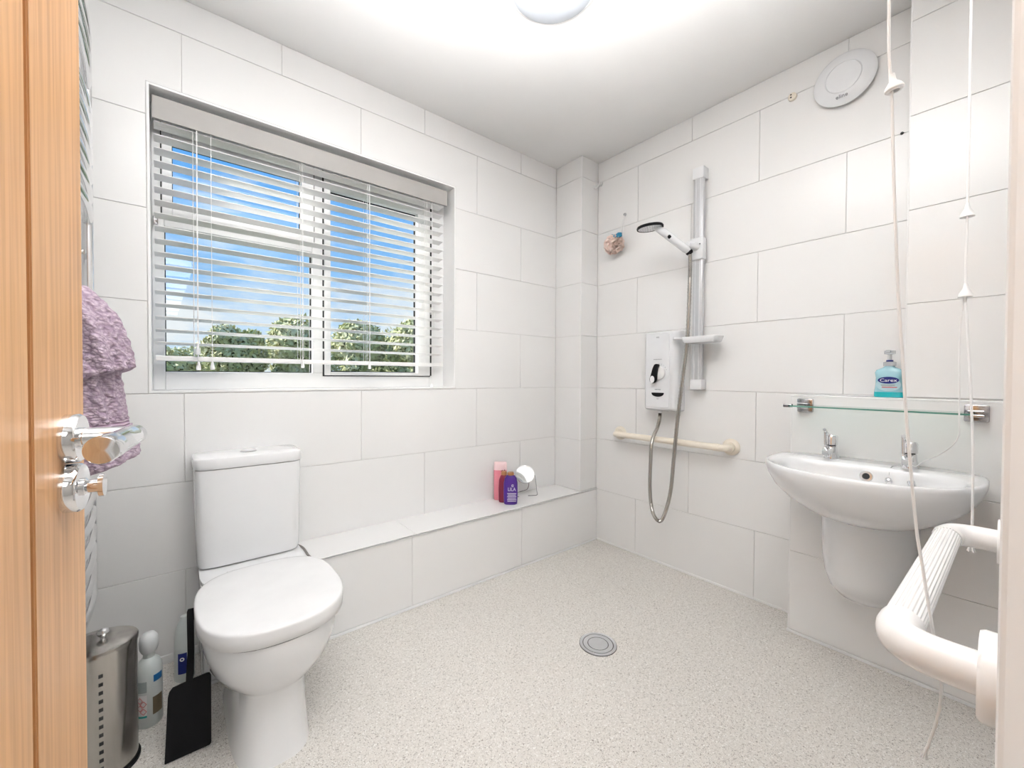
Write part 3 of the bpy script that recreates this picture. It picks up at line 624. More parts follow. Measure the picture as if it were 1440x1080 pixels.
pl = thing('basin_plug', (1.86, 0.245, 0.744), 'chrome basin plug on a chain beside the right tap', 'plug')
bm = BM(); tube(bm, smooth_path([(1.872, 0.252, 0.7475), (1.848, 0.262, 0.747), (1.835, 0.266, 0.735), (1.829, 0.267, 0.712)], 5), 0.0016, 6); part('chain', bm, M['bracket'], pl)
bm = BM(); lathe(bm, (1.821, 0.267, 0.703), (-1, 0, 0.3), [(0, 0), (0.008, 0), (0.0095, 0.003), (0.006, 0.006), (0, 0.007)], 16); part('stopper', bm, M['chrome'], pl, smooth=True)
bm = BM(); tube(bm, smooth_path([(1.808, 0.212, 0.713), (1.795, 0.203, 0.69), (1.777, 0.190, 0.665)], 4), 0.010, 10); tube(bm, [(1.777, 0.195, 0.667), (1.76, 0.165, 0.66)], 0.012, 10); part('razor_end', bm, M['chrome'], pl, smooth=True)

# ------------------------------------------------------------------ glass shelf
sh = thing('glass_shelf', (1.95, 0.325, 0.931), 'clear green-edged glass shelf on square chrome brackets above the basin', 'shelf')
bm = BM(); box(bm, 1.836, 1.940, 0.085, 0.562, 0.9305, 0.9355); part('glass_plate', bm, M['shelfglass'], sh)
bm = BM(); box(bm, 1.834, 1.8365, 0.085, 0.562, 0.9303, 0.9357); part('polished_edge', bm, M['glassedge'], sh)
for y, yy in ((0.536, 0.565), (0.082, 0.082)):
    bm = BM(); box(bm, 1.938, 1.950, y-0.027, y+0.027, 0.905, 0.959, 0.004); br = part('bracket', bm, M['bracket'], sh, smooth=True)
    bm = BM(); box(bm, 1.905, 1.940, y-0.018, y+0.018, 0.922, 0.9300, 0.002); box(bm, 1.905, 1.940, y-0.018, y+0.018, 0.9362, 0.943, 0.002); part('clamp', bm, M['bracket'], br)
bm = BM(); box(bm, 1.834, 1.862, 0.553, 0.580, 0.927, 0.941, 0.003); part('end_clip', bm, M['bracket'], sh)

# ------------------------------------------------------------------ soap bottle on the boxing
sb = thing('soap_bottle', (2.030, 0.300, 0.972), 'clear pump bottle of blue hand soap on the tiled ledge over the shelf', 'bottle')
a_ = 0.042
def yring(cx, cy, hx, hy, z, seg=32, nn=3.2):
    return [Vector((cx+hx*math.copysign(abs(math.cos(t))**(2/nn), math.cos(t)), cy+hy*math.copysign(abs(math.sin(t))**(2/nn), math.sin(t)), z)) for t in [2*PI*k/seg for k in range(seg)]]
bm = BM(); loft(bm, [yring(2.03, 0.300, 0.018, 0.039, 0.972), yring(2.03, 0.300, 0.020, 0.0425, 0.975), yring(2.03, 0.300, 0.020, 0.0415, 0.991)]); part('soap_bottom', bm, M['aqua2'], sb, smooth=True, label='deeper blue liquid at the bottom')
bm = BM(); loft(bm, [yring(2.03, 0.300, 0.020, 0.0415, 0.991), yring(2.03, 0.300, 0.020, 0.038, 1.02), yring(2.03, 0.300, 0.020, 0.0375, 1.045), yring(2.03, 0.300, 0.019, 0.0405, 1.062), yring(2.03, 0.300, 0.016, 0.036, 1.072), yring(2.03, 0.300, 0.014, 0.018, 1.080), yring(2.03, 0.300, 0.013, 0.013, 1.086)]); part('bottle_body', bm, M['aqua'], sb, smooth=True)
bm = BM(); lathe(bm, (2.03, 0.300, 1.086), (0, 0, 1), [(0, 0), (0.018, 0), (0.018, 0.014), (0.012, 0.016), (0, 0.016)], 20); lathe(bm, (2.03, 0.300, 1.108), (0, 0, 1), [(0, 0), (0.006, 0), (0.006, 0.02), (0.016, 0.022), (0.016, 0.034), (0, 0.036)], 16); box(bm, 1.99, 2.03, 0.294, 0.306, 1.134, 1.143, 0.002); part('pump', bm, M['clearp'], sb, smooth=True)
bm = BM(); lathe(bm, (2.03, 0.300, 1.102), (0, 0, 1), [(0, 0), (0.010, 0), (0.010, 0.006), (0, 0.006)], 16); part('pump_collar', bm, M['navy'], sb)
def xdisc(bm, x, cy, cz, hy, hz, t=0.0008, seg=32): loft(bm, [[Vector((xx, cy+hy*math.cos(2*PI*k/seg), cz+hz*math.sin(2*PI*k/seg))) for k in range(seg)] for xx in (x, x-t)])
bm = BM(); xdisc(bm, 2.0105, 0.300, 1.018, 0.034, 0.024); lb = part('label', bm, M['aqual'], sb)
bm = BM(); xdisc(bm, 2.0095, 0.300, 1.034, 0.029, 0.0125); part('label_badge', bm, M['navy'], lb)
bm = BM(); text_mesh(bm, 'Carex', (2.0083, 0.300, 1.0285), (0, -1, 0), (0, 0, 1), 0.0165, 0.0003, sx=1.15); part('label_lettering', bm, M['trim'], lb)
bm = BM(); box(bm, 2.0090, 2.0098, 0.282, 0.320, 1.0135, 1.0185); part('label_line', bm, M['greyprint'], lb)
bm = BM(); box(bm, 2.0090, 2.0098, 0.276, 0.318, 1.0070, 1.0100); part('label_line', bm, M['red'], lb)

# ------------------------------------------------------------------ electric shower
eu = thing('electric_shower', (2.098, 1.20, 0.86), 'white electric shower unit with a black lever dial on the right wall', 'shower unit')
def uring(x, y0, y1, z0, z1, r, seg=6):
    out = []
    for cy, cz, a0 in ((y1-r, z1-r, 0), (y0+r, z1-r, PI/2), (y0+r, z0+r, PI), (y1-r, z0+r, 1.5*PI)):
        for k in range(seg+1):
            a = a0 + PI/2*k/seg; out.append(Vector((x, cy+r*math.cos(a), cz+r*math.sin(a))))
    return out
bm = BM(); loft(bm, [uring(2.0985, 1.120, 1.312, 0.862, 1.290, 0.012), uring(2.035, 1.118, 1.312, 0.862, 1.290, 0.014), uring(2.018, 1.128, 1.308, 0.866, 1.287, 0.014), uring(2.010, 1.142, 1.300, 0.874, 1.281, 0.014)])
part('casing', bm, M['shw'], eu, smooth=True)
bm = BM(); loft(bm, [uring(2.011, 1.158, 1.296, 0.880, 1.276, 0.010), uring(2.0065, 1.160, 1.294, 0.882, 1.274, 0.010)]); part('front_panel', bm, M['shw'], eu, smooth=True)
bm = BM(); lathe(bm, (2.007, 1.215, 1.066), (-1, 0, 0), [(0, 0), (0.036, 0), (0.034, 0.010), (0.028, 0.013), (0, 0.014)], 32); dl = part('dial', bm, M['trim'], eu, smooth=True)
def lev(s, w):
    return [Vector((1.990-w, 1.2155+y*s, 1.060+z*s)) for y, z in ((-0.004, 0.052), (-0.010, 0.046), (-0.002, 0.030), (0.002, 0.0), (0.004, -0.03), (0.012, -0.044), (0.026, -0.050), (0.040, -0.042), (0.044, -0.028), (0.036, -0.004), (0.026, 0.030), (0.016, 0.050), (0.006, 0.054))]
bm = BM(); loft(bm, [lev(1.0, -0.004), lev(1.0, 0.008), lev(0.94, 0.010)]); part('dial_lever', bm, M['black'], dl, label='black dial lever')
bm = BM(); xdisc(bm, 1.9805, 1.2415, 1.031, 0.0135, 0.019, 0.001); part('dial_button', bm, M['trim'], dl)
bm = BM()
loft(bm, [[Vector((x, 1.2235+0.036*math.cos(a), 0.957+0.019*min(math.sin(a), 0.15))) for a in [2*PI*k/40 for k in range(40)]] for x in (2.007, 2.0035)]); part('power_switch', bm, M['black'], eu, label='black crescent power button')
for tx_, y_, z_, sz_ in (('temperature', 1.226, 1.136, 0.0095), ('start stop', 1.224, 0.975, 0.009), ('low', 1.224, 0.925, 0.008), ('MX', 1.226, 1.252, 0.012)):
    bm = BM(); text_mesh(bm, tx_, (2.0060, y_, z_), (0, -1, 0), (0, 0, 1), sz_, 0.0003); part('lettering', bm, M['greytext'], eu)
for k in range(9):
    a = math.radians(20+k*17.5); bm = BM(); text_mesh(bm, str(k+1), (2.0060, 1.217+0.045*math.cos(a), 1.063+0.048*math.sin(a)), (0, -1, 0), (0, 0, 1), 0.008, 0.0003); part('dial_number', bm, M['greytext'], eu)
bm = BM(); lathe(bm, (2.05, 1.235, 0.868), (0, 0, -1), [(0, 0), (0.012, 0), (0.012, 0.02), (0, 0.02)], 16); part('outlet', bm, M['shw'], eu)
bm = BM(); lathe(bm, (2.06, 1.190, 0.868), (0, 0, -1), [(0, 0), (0.007, 0), (0.007, 0.012), (0, 0.012)], 12); part('drain_stub', bm, M['shw'], eu)

# riser rail, slider, dish
rr = thing('shower_riser_rail', (2.098, 1.035, 0.98), 'tall flat aluminium riser rail beside the shower unit', 'shower rail')
bm = BM(); box(bm, 2.048, 2.072, 1.010, 1.060, 1.03, 2.045, 0.004); part('rail', bm, M['alu'], rr, smooth=True)
bm = BM(); box(bm, 2.0465, 2.050, 1.021, 1.026, 1.03, 2.045); box(bm, 2.0465, 2.050, 1.044, 1.048, 1.03, 2.045); part('rail_rib', bm, M['shw'], rr)
for z0, z1 in ((0.98, 1.032), (2.043, 2.100)):
    bm = BM(); box(bm, 2.044, 2.098, 1.006, 1.064, z0, z1, 0.004); part('end_bracket', bm, M['shw'], rr, smooth=True)
bm = BM(); box(bm, 2.034, 2.078, 1.002, 1.068, 1.635, 1.745, 0.006); sl = part('slider', bm, M['shw'], rr, smooth=True)
bm = BM(); tube(bm, [(2.04, 1.035, 1.70), (2.005, 1.047, 1.705), (1.985, 1.055, 1.705)], [0.021, 0.020, 0.017], 16); part('handset_holder', bm, M['shw'], sl, smooth=True)
bm = BM(); lathe(bm, (2.030, 1.014, 1.708), (-1, -0.2, 0), [(0, 0), (0.003, 0), (0.003, 0.002), (0, 0.002)], 10); part('holder_screw', bm, M['dark'], sl)
sdh = thing('soap_dish', (2.05, 1.02, 1.225), 'clear white soap dish clipped to the riser rail above its foot', 'soap dish')
bm = BM()
def dring(z, s): return [Vector((2.005+0.055*s*math.copysign(abs(math.cos(t))**(2/4), math.cos(t)), 0.985+0.092*s*math.copysign(abs(math.sin(t))**(2/4), math.sin(t)), z)) for t in [2*PI*k/40 for k in range(40)]]
loft(bm, [dring(1.212, 0.84), dring(1.216, 0.90), dring(1.240, 1.0), dring(1.242, 0.99), dring(1.240, 0.95), dring(1.224, 0.86)]); part('tray', bm, M['shw'], sdh, smooth=True)
bm = BM(); box(bm, 2.040, 2.080, 1.002, 1.075, 1.214, 1.244, 0.004); part('clip', bm, M['shw'], sdh, smooth=True)
bm = BM(); tube(bm, smooth_path([(2.03, 1.072, 1.236), (2.005, 1.10, 1.240), (1.985, 1.125, 1.243)], 4), 0.009, 10); part('hose_loop', bm, M['shw'], sdh, smooth=True)

hs = thing('shower_handset', (1.985, 1.055, 1.69), 'white handset with a black-rimmed round spray head on the slider', 'shower head')
bm = BM(); A = Vector((1.990, 1.052, 1.672)); Bp = Vector((1.883, 1.124, 1.762))
tube(bm, [A, A.lerp(Bp, 0.12), A.lerp(Bp, 0.6), Bp, Bp+Vector((-0.016, 0.016, 0.014)), Bp+Vector((-0.036, 0.036, 0.026))], [0.015, 0.0185, 0.0190, 0.0190, 0.0165, 0.009], 20); part('handle', bm, M['shw'], hs, smooth=True)
HC = Vector((1.838, 1.172, 1.785)); hn = Vector((0.10, -0.02, -1)).normalized()
bm = BM(); lathe(bm, HC, -hn, [(0, -0.002), (0.060, -0.002), (0.060, 0.006), (0.050, 0.013), (0.025, 0.018), (0, 0.019)], 40); hd = part('spray_head', bm, M['shw'], hs, smooth=True)
bm = BM(); ringlathe(bm, HC, -hn, [(0.0595, -0.004), (0.0635, -0.003), (0.0645, 0.004), (0.061, 0.010), (0.058, 0.009), (0.057, -0.003)], 40); part('spray_rim', bm, M['black'], hd, smooth=True, label='black rim')
bm = BM()
dd, uu, vv = frame_of(hn)
for rr_, cnt in ((0.012, 6), (0.024, 12), (0.036, 18), (0.048, 24)):
    for k in range(cnt):
        a = 2*PI*k/cnt; lathe(bm, HC+hn*0.002+uu*rr_*math.cos(a)+vv*rr_*math.sin(a), hn, [(0, 0), (0.0018, 0), (0.0012, 0.002), (0, 0.002)], 5)
part('nozzle', bm, M['greyprint'], hd, kind='stuff')
bm = BM(); lathe(bm, (1.895, 1.105, 1.742), (-0.2, -0.6, -0.7), [(0, 0), (0.009, 0), (0.008, 0.014), (0, 0.016)], 14); part('spray_selector', bm, M['black'], hs, smooth=True)
bm = BM(); lathe(bm, A+Vector((0.004, -0.002, -0.004)), (0.45, -0.35, -0.75), [(0, -0.006), (0.0165, -0.006), (0.018, 0.002), (0.013, 0.012), (0, 0.013)], 16); part('swivel_collar', bm, M['black'], hs, smooth=True)

hose = [(1.994, 1.046, 1.660), (1.990, 1.042, 1.60), (1.985, 1.041, 1.504), (1.985, 1.049, 1.258), (1.985, 1.072, 1.045), (1.985, 1.097, 0.827), (1.985, 1.114, 0.643), (1.985, 1.131, 0.455), (1.985, 1.162, 0.329), (1.985, 1.194, 0.279), (1.985, 1.233, 0.318), (1.985, 1.251, 0.429), (1.985, 1.249, 0.584), (1.985, 1.241, 0.700), (2.010, 1.225, 0.775), (2.045, 1.234, 0.825), (2.050, 1.235, 0.855)]
hp = smooth_path(hose, 26); bm = BM(); rads = [0.0085 + (0.0016 if k % 2 else 0) for k in range(len(hp))]
tube(bm, hp, rads, 10); tag(part('shower_hose', bm, M['steel'], smooth=True), 'ribbed steel shower hose looping down from the handset to the unit', 'hose')

# cream grab rail on the right wall
gc = thing('grab_rail', (2.098, 1.20, 0.705), 'cream plastic grab rail fixed below the shower unit', 'grab rail')
bm = BM(); zc = 0.704
tube(bm, smooth_path([(2.096, 0.880, zc), (2.062, 0.880, zc), (2.040, 0.888, zc), (2.030, 0.915, zc), (2.030, 1.20, zc), (2.030, 1.48, zc), (2.036, 1.512, zc), (2.060, 1.525, zc), (2.096, 1.525, zc)], 6), 0.0170, 20); part('tube', bm, M['cream'], gc, smooth=True)
for y in (0.880, 1.525):
    bm = BM(); lathe(bm, (2.098, y, zc), (-1, 0, 0), [(0, 0), (0.041, 0), (0.040, 0.008), (0.034, 0.014), (0.026, 0.016), (0.024, 0.028), (0, 0.028)], 32); part('flange', bm, M['cream'], gc, smooth=True)
for y0, y1 in ((0.905, 0.935), (1.468, 1.498)):
    bm = BM(); tube(bm, [(2.030, y0, zc), (2.030, y1, zc)], 0.0188, 20); part('collar', bm, M['cream'], gc, smooth=True)

# white grab rail on the near wall
gw = thing('grab_rail', (0.85, YN, 0.755), 'white ribbed grab rail beside the door frame, nearest the camera', 'grab rail')
xa, xb, za, zb_ = 0.575, 1.125, 0.766, 0.752; ya = 0.078
def gp(t): return xa+(xb-xa)*t, za+(zb_-za)*t
for t, nm in ((0, 'a'), (1, 'b')):
    x, z = gp(t); sg = 1 if t == 0 else -1
    bm = BM(); lathe(bm, (x, YN, z), (0, 1, 0), [(0, 0), (0.040, 0), (0.040, 0.026), (0.038, 0.0295), (0, 0.030)], 40); part('flange', bm, M['rail'], gw, smooth=True)
    bm = BM(); tube(bm, smooth_path([(x, YN+0.028, z), (x, 0.040, z), (x+sg*0.003, 0.058, z), (x+sg*0.013, ya-0.006, z), (x+sg*0.032, ya, z), (x+sg*0.050, ya, z)], 5), 0.0195, 24); part('elbow', bm, M['rail'], gw, smooth=True)
bm = BM(); rings = []
for t in (0.085, 0.915):
    x, z = gp(t); seg = 208; rings.append([Vector((x, ya+(0.0174+0.0005*math.cos(26*2*PI*k/seg))*math.cos(2*PI*k/seg), z+(0.0174+0.0005*math.cos(26*2*PI*k/seg))*math.sin(2*PI*k/seg))) for k in range(seg)])
loft(bm, rings); part('ribbed_tube', bm, M['rail'], gw)

# ------------------------------------------------------------------ drain
dn = thing('floor_drain', (1.270, 1.021, 0), 'round steel shower drain set in the speckled floor', 'drain')
def zring(r, z, seg=48): return [Vector((1.270+r*math.cos(2*PI*k/seg), 1.021+r*math.sin(2*PI*k/seg), z)) for k in range(seg)]
bm = BM(); loft(bm, [zring(0.072, 0.0), zring(0.072, 0.0012), zring(0.0, 0.0012)]); part('recess', bm, M['dark'], dn)
def ann(r0, r1, z): bm = BM(); loft(bm, [zring(r0, 0.001), zring(r0, z), zring(r1, z), zring(r1, 0.001)], closed=True); return bm
part('outer_ring', ann(0.070, 0.0595, 0.003), M['alu'], dn); part('middle_ring', ann(0.0565, 0.0405, 0.003), M['alu'], dn)
bm = BM(); loft(bm, [zring(0.0375, 0.001), zring(0.0375, 0.003), zring(0.0, 0.003)]); part('centre_cap', bm, M['alu'], dn)

# ------------------------------------------------------------------ fan, ceiling lamp, cords
fn = thing('extractor_fan', (2.098, 0.458, 2.236), 'round white extractor fan cover high on the right wall', 'fan')
fc = (2.098, 0.458, 2.236)
bm = BM(); lathe(bm, fc, (-1, 0, 0), [(0, 0), (0.088, 0), (0.088, 0.016), (0.101, 0.018), (0.102, 0.022), (0.092, 0.030), (0.0595, 0.037), (0.0585, 0.0355), (0.057, 0.0355), (0.056, 0.038), (0.03, 0.041), (0, 0.042)], 64); fcv = part('cover', bm, M['shw'], fn, smooth=True)
bm = BM(); text_mesh(bm, 'eline', (2.0612, 0.462, 2.1570), (0, -1, 0), (-0.10, 0, 1), 0.021, 0.0004); part('lettering', bm, M['greytext'], fcv)
bm = BM(); box(bm, 2.096, 2.0985, 0.446, 0.449, 2.322, 2.380); part('wire_trunking', bm, M['trim'], fn)
lm = thing('ceiling_lamp', (1.005, 1.022, 2.402), 'round opal ceiling lamp, its lower edge at the top of the photo', 'lamp')
bm = BM(); lathe(bm, (1.005, 1.022, 2.402), (0, 0, -1), [(0, 0), (0.156, 0), (0.158, 0.012), (0.155, 0.028), (0.146, 0.032), (0, 0.032)], 64); part('rim', bm, M['white'], lm, smooth=True)
bm = BM(); lathe(bm, (1.005, 1.022, 2.402), (0, 0, -1), [(0, 0.028), (0.144, 0.028), (0.141, 0.040), (0.120, 0.054), (0.08, 0.064), (0.04, 0.069), (0, 0.070)], 64); part('diffuser', bm, M['dome'], lm, smooth=True)
ck = thing('cord_cleat', (2.098, 0.642, 2.266), 'small white cord cleat left of the extractor fan', 'cleat')
bm = BM(); lathe(bm, (2.098, 0.642, 2.266), (-1, 0, 0), [(0, 0), (0.017, 0), (0.016, 0.010), (0.008, 0.014), (0, 0.016)], 24); part('base', bm, M['cream'], ck, smooth=True)
bm = BM()
for dz in (0.006, -0.005): lathe(bm, (2.0865, 0.645, 2.266+dz), (-1, 0, 0), [(0, 0), (0.0032, 0), (0.0032, 0.004), (0, 0.004)], 8)
part('hole', bm, M['dark'], ck)
hk = thing('wall_hook', (2.095, 1.698, 2.258), 'small white hook in the far corner below the ceiling', 'hook')
bm = BM(); tube(bm, smooth_path([(2.094, 1.690, 2.275), (2.070, 1.690, 2.245), (2.055, 1.700, 2.232), (2.050, 1.705, 2.250)], 4), 0.006, 8); part('hook_arm', bm, M['trim'], hk, smooth=True)
bm = BM(); xdisc(bm, 2.0985, 1.690, 2.268, 0.013, 0.017, 0.006); part('hook_plate', bm, M['trim'], hk)
bm = BM(); lathe(bm, (2.0985, 0.288, 1.951), (-1, 0, 0), [(0, 0), (0.0055, 0), (0.0045, 0.004), (0, 0.005)], 12); tag(part('screw_plug', bm, M['dark']), 'tiny dark screw plug in the wall right of the hanging cord', 'screw plug')

def cordpath(pts, n=8): return smooth_path(pts, n)
cd = thing('pull_cord', (0.64, 0.104, CZ), 'nearer white pull cord hanging in front of the basin to the grab rail', 'cord')
bm = BM(); tube(bm, cordpath([(0.64, 0.104, CZ-0.01), (0.64, 0.102, 1.9), (0.64, 0.101, 1.475), (0.64, 0.099, 1.393), (0.64, 0.097, 1.36), (0.64, 0.0945, 1.28), (0.64, 0.089, 1.146), (0.64, 0.085, 1.081), (0.64, 0.079, 0.985), (0.64, 0.070, 0.874), (0.64, 0.064, 0.828), (0.64, 0.055, 0.761), (0.64, 0.049, 0.725), (0.64, 0.048, 0.700), (0.64, 0.050, 0.672), (0.64, 0.056, 0.640), (0.64, 0.059, 0.628)]), 0.0015, 8); part('cord', bm, M['cord'], cd, smooth=True)
bm = BM(); lathe(bm, (0.64, 0.0975, 1.388), Vector((0.09, -0.13, -1)), [(0, 0), (0.0027, 0.0), (0.0032, 0.008), (0.0074, 0.0135), (0.0084, 0.0155), (0.0087, 0.018), (0.0074, 0.0195), (0.0046, 0.0197), (0.0044, 0.015), (0, 0.015)], 24); part('cord_connector', bm, M['trim'], cd, smooth=True)
bm = BM()
for k in range(7):
    a = 2*PI*k/7; tube(bm, [(0.64, 0.0588, 0.630), (0.64+0.003*math.cos(a), 0.060+0.003*math.sin(a), 0.619)], 0.0007, 4)
part('frayed_end', bm, M['cord'], cd)
bm = BM(); lathe(bm, (0.64, 0.104, CZ), (0, 0, -1), [(0, 0), (0.040, 0), (0.038, 0.022), (0.012, 0.028), (0, 0.03)], 24); part('ceiling_switch', bm, M['trim'], cd, smooth=True)
cd2 = thing('pull_cord', (1.35, 0.079, CZ), 'further white pull cord with two toggles hanging by the door frame', 'cord')
bm = BM(); tube(bm, cordpath([(1.35, 0.079, CZ-0.01), (1.35, 0.078, 1.865), (1.35, 0.077, 1.449), (1.35, 0.077, 1.235), (1.35, 0.067, 1.028), (1.35, 0.061, 0.873), (1.35, 0.060, 0.725), (1.35, 0.0605, 0.690)]), 0.0022, 8); part('cord', bm, M['cord'], cd2, smooth=True)
bm = BM(); tube(bm, cordpath([(1.35, 0.077, 1.235), (1.36, 0.085, 1.138), (1.37, 0.084, 0.965), (1.39, 0.087, 0.901), (1.45, 0.122, 0.852), (1.60, 0.165, 0.81), (1.80, 0.20, 0.765), (1.868, 0.222, 0.758)]), 0.0014, 6); part('thin_string', bm, M['cord'], cd2, smooth=True)
for z in (1.425, 1.250):
    bm = BM(); lathe(bm, (1.35, 0.077, z), (0, 0, -1), [(0, 0), (0.003, 0), (0.005, 0.012), (0.0115, 0.024), (0.012, 0.030), (0.009, 0.031), (0, 0.028)], 20); part('toggle', bm, M['trim'], cd2, smooth=True)
bm = BM(); lathe(bm, (1.35, 0.0605, 0.692), (0.1, 0, -1), [(0, 0), (0.005, 0.001), (0.006, 0.006), (0.004, 0.012), (0, 0.013)], 10)
for k in range(5):
    a = 2*PI*k/5; tube(bm, [(1.35, 0.0605, 0.682), (1.353+0.006*math.cos(a), 0.0605+0.006*math.sin(a), 0.660)], 0.0013, 4)
part('knot', bm, M['cord'], cd2, smooth=True)
bm = BM(); lathe(bm, (1.35, 0.079, CZ), (0, 0, -1), [(0, 0), (0.040, 0), (0.038, 0.022), (0.012, 0.028), (0, 0.03)], 24); part('ceiling_switch', bm, M['trim'], cd2, smooth=True)

# ------------------------------------------------------------------ sponge
sg_ = thing('bath_sponge', (2.05, 1.54, 1.83), 'peach mesh bath sponge with a blue tag on a hook', 'sponge')
bm = BM(); sc = Vector((2.045, 1.545, 1.838))
rnd = random.Random(3)
for i in range(46):
    d = Vector((rnd.gauss(0, 1), rnd.gauss(0, 1), rnd.gauss(0, 1))).normalized(); a = d.orthogonal().normalized(); b = d.cross(a)
    c0_ = sc + Vector((d.x*0.028, d.y*0.054, d.z*0.046)); R_ = rnd.uniform(0.013, 0.024); rr = []
    for t in range(3):
        hgt = (t-1)*0.006; rad = R_*(1, 0.78, 1.1)[t]
        rr.append([c0_ + d*hgt*1.4 + (a*math.cos(2*PI*k/18)+b*math.sin(2*PI*k/18))*rad*(1+0.22*math.sin(5*2*PI*k/18+i)) for k in range(18)])
    loft(bm, rr, False, False)
q = bmesh.ops.create_icosphere(bm, subdivisions=2, radius=0.033, matrix=Matrix.Translation(sc))
part('mesh_ruffle', bm, M['peach'], sg_, smooth='full')
bm = BM(); tube(bm, smooth_path([(2.072, 1.528, 1.885), (2.082, 1.516, 1.96), (2.092, 1.508, 2.012)], 3), 0.0014, 6); tube(bm, smooth_path([(2.072, 1.503, 1.885), (2.082, 1.506, 1.96), (2.092, 1.508, 2.012)], 3), 0.0014, 6); part('hanging_loop', bm, M['cord'], sg_)
bm = BM(); loft(bm, [[Vector((2.035+0.006*s, 1.500+y, 1.880+z)) for y, z in ((-0.012, 0.012), (0.006, 0.016), (0.026, 0.008), (0.052, 0.018), (0.060, 0.008), (0.050, -0.006), (0.024, -0.006), (0.0, -0.014), (-0.014, -0.008))] for s in (-1, 1)]); part('tag', bm, M['bluetag'], sg_, label='blue card tag')
bm = BM(); lathe(bm, (2.0985, 1.508, 2.018), (-1, 0, 0), [(0, 0), (0.010, 0), (0.009, 0.004), (0.004, 0.007), (0.004, 0.012), (0, 0.013)], 16); tag(part('suction_hook', bm, M['clearp'], smooth=True), 'small clear hook holding the bath sponge', 'hook')

# ------------------------------------------------------------------ bottles and mirror on the ledge
def squeeze(name, lab, cx, cy, rot, secs, material):
    t_ = thing(name, (cx, cy, LZ), lab, 'bottle')
    bm = BM(); ca, sa = math.cos(rot), math.sin(rot); rings = []
    for z, hx, hy in secs:
        ring = []
        for k in range(36):
            t = 2*PI*k/36; x = hx*math.copysign(abs(math.cos(t))**(2/3), math.cos(t)); y = hy*math.copysign(abs(math.sin(t))**(2/3), math.sin(t))
            ring.append(Vector((cx+x*ca-y*sa, cy+x*sa+y*ca, LZ+z)))
        rings.append(ring)
    loft(bm, rings); return t_, part('bottle_body', bm, material, t_, smooth=True)
RT = -0.68
pk, _ = squeeze('shower_gel_bottle', 'tall pink and white shower gel bottle at the back of the group', 1.452, 1.885, RT, [(0.0, 0.034, 0.017), (0.004, 0.037, 0.019), (0.15, 0.038, 0.019), (0.172, 0.038, 0.018)], M['pink'])
def rot2(cx, cy, x, y, z): return Vector((cx+x*math.cos(RT)-y*math.sin(RT), cy+x*math.sin(RT)+y*math.cos(RT), LZ+z))
bm = BM(); loft(bm, [[rot2(1.452, 1.885, hx*math.copysign(abs(math.cos(t))**(2/3), math.cos(t)), hy*math.copysign(abs(math.sin(t))**(2/3), math.sin(t)), z) for t in [2*PI*k/36 for k in range(36)]] for z, hx, hy in ((0.172, 0.038, 0.018), (0.200, 0.0375, 0.018), (0.215, 0.036, 0.016), (0.218, 0.033, 0.013))]); part('white_shoulder', bm, M['pinkw'], pk, smooth=True, label='pale pink shoulder')
bm = BM(); loft(bm, [[rot2(1.452, 1.885, x, -0.0195, z) for x, z in ((0.004, 0.168), (0.012, 0.175), (0.018, 0.170), (0.026, 0.178), (0.030, 0.168), (0.018, 0.160))], [rot2(1.452, 1.885, x, -0.0205, z) for x, z in ((0.004, 0.168), (0.012, 0.175), (0.018, 0.170), (0.026, 0.178), (0.030, 0.168), (0.018, 0.160))]]); part('print', bm, M['maroon'], pk)
mr, _ = squeeze('shampoo_bottle', 'maroon bottle with a bronze cap between the pink and purple bottles', 1.440, 1.835, RT, [(0.0, 0.025, 0.017), (0.004, 0.029, 0.020), (0.08, 0.030, 0.021), (0.125, 0.028, 0.020), (0.145, 0.021, 0.016), (0.155, 0.014, 0.012)], M['maroon'])
bm = BM(); lathe(bm, (1.440, 1.835, LZ+0.154), (0, 0, 1), [(0, 0), (0.016, 0), (0.017, 0.012), (0.013, 0.020), (0, 0.021)], 24); part('cap', bm, M['bronze'], mr, smooth=True, label='bronze cap')
pp_, _ = squeeze('shampoo_bottle', 'purple bottle with a bronze cap and white lettering, frontmost on the ledge', 1.446, 1.782, RT, [(0.0, 0.032, 0.018), (0.004, 0.037, 0.022), (0.06, 0.0395, 0.023), (0.120, 0.0385, 0.022), (0.145, 0.033, 0.019), (0.158, 0.024, 0.015), (0.163, 0.018, 0.013)], M['purple'])
bm = BM(); lathe(bm, (1.446, 1.782, LZ+0.162), (0, 0, 1), [(0, 0), (0.0185, 0), (0.0195, 0.008), (0.016, 0.016), (0, 0.017)], 24); part('cap', bm, M['bronze'], pp_, smooth=True, label='bronze cap')
bm = BM(); fr_ = Vector((math.cos(RT), math.sin(RT), 0))
def at_(x, z): return rot2(1.446, 1.782, x, -0.0238, z)
text_mesh(bm, 'LILA', at_(0.006, 0.078), fr_, (0, 0, 1), 0.028, 0.0004, sx=0.85); text_mesh(bm, 'e', at_(0.010, 0.100), fr_, (0, 0, 1), 0.032, 0.0004)
for k, ww in enumerate((0.05, 0.044, 0.05, 0.046, 0.05, 0.048)):
    a = at_(0.006-ww/2, 0.066-k*0.0085); b = at_(0.006+ww/2, 0.0625-k*0.0085); nn_ = fr_.cross(ez)*0.0006
    vv4 = [Vector((a.x, a.y, a.z)), Vector((b.x, b.y, a.z)), Vector((b.x, b.y, b.z)), Vector((a.x, a.y, b.z))]
    loft(bm, [vv4, [q+nn_ for q in vv4]])
part('lettering', bm, M['label'], pp_)
mi = thing('shaving_mirror', (1.62, 1.845, LZ), 'small round shaving mirror on a bent wire stand on the ledge', 'mirror')
mc = Vector((1.610, 1.850, 0.463)); mn = Vector((-0.45, -0.60, 0.62)).normalized()
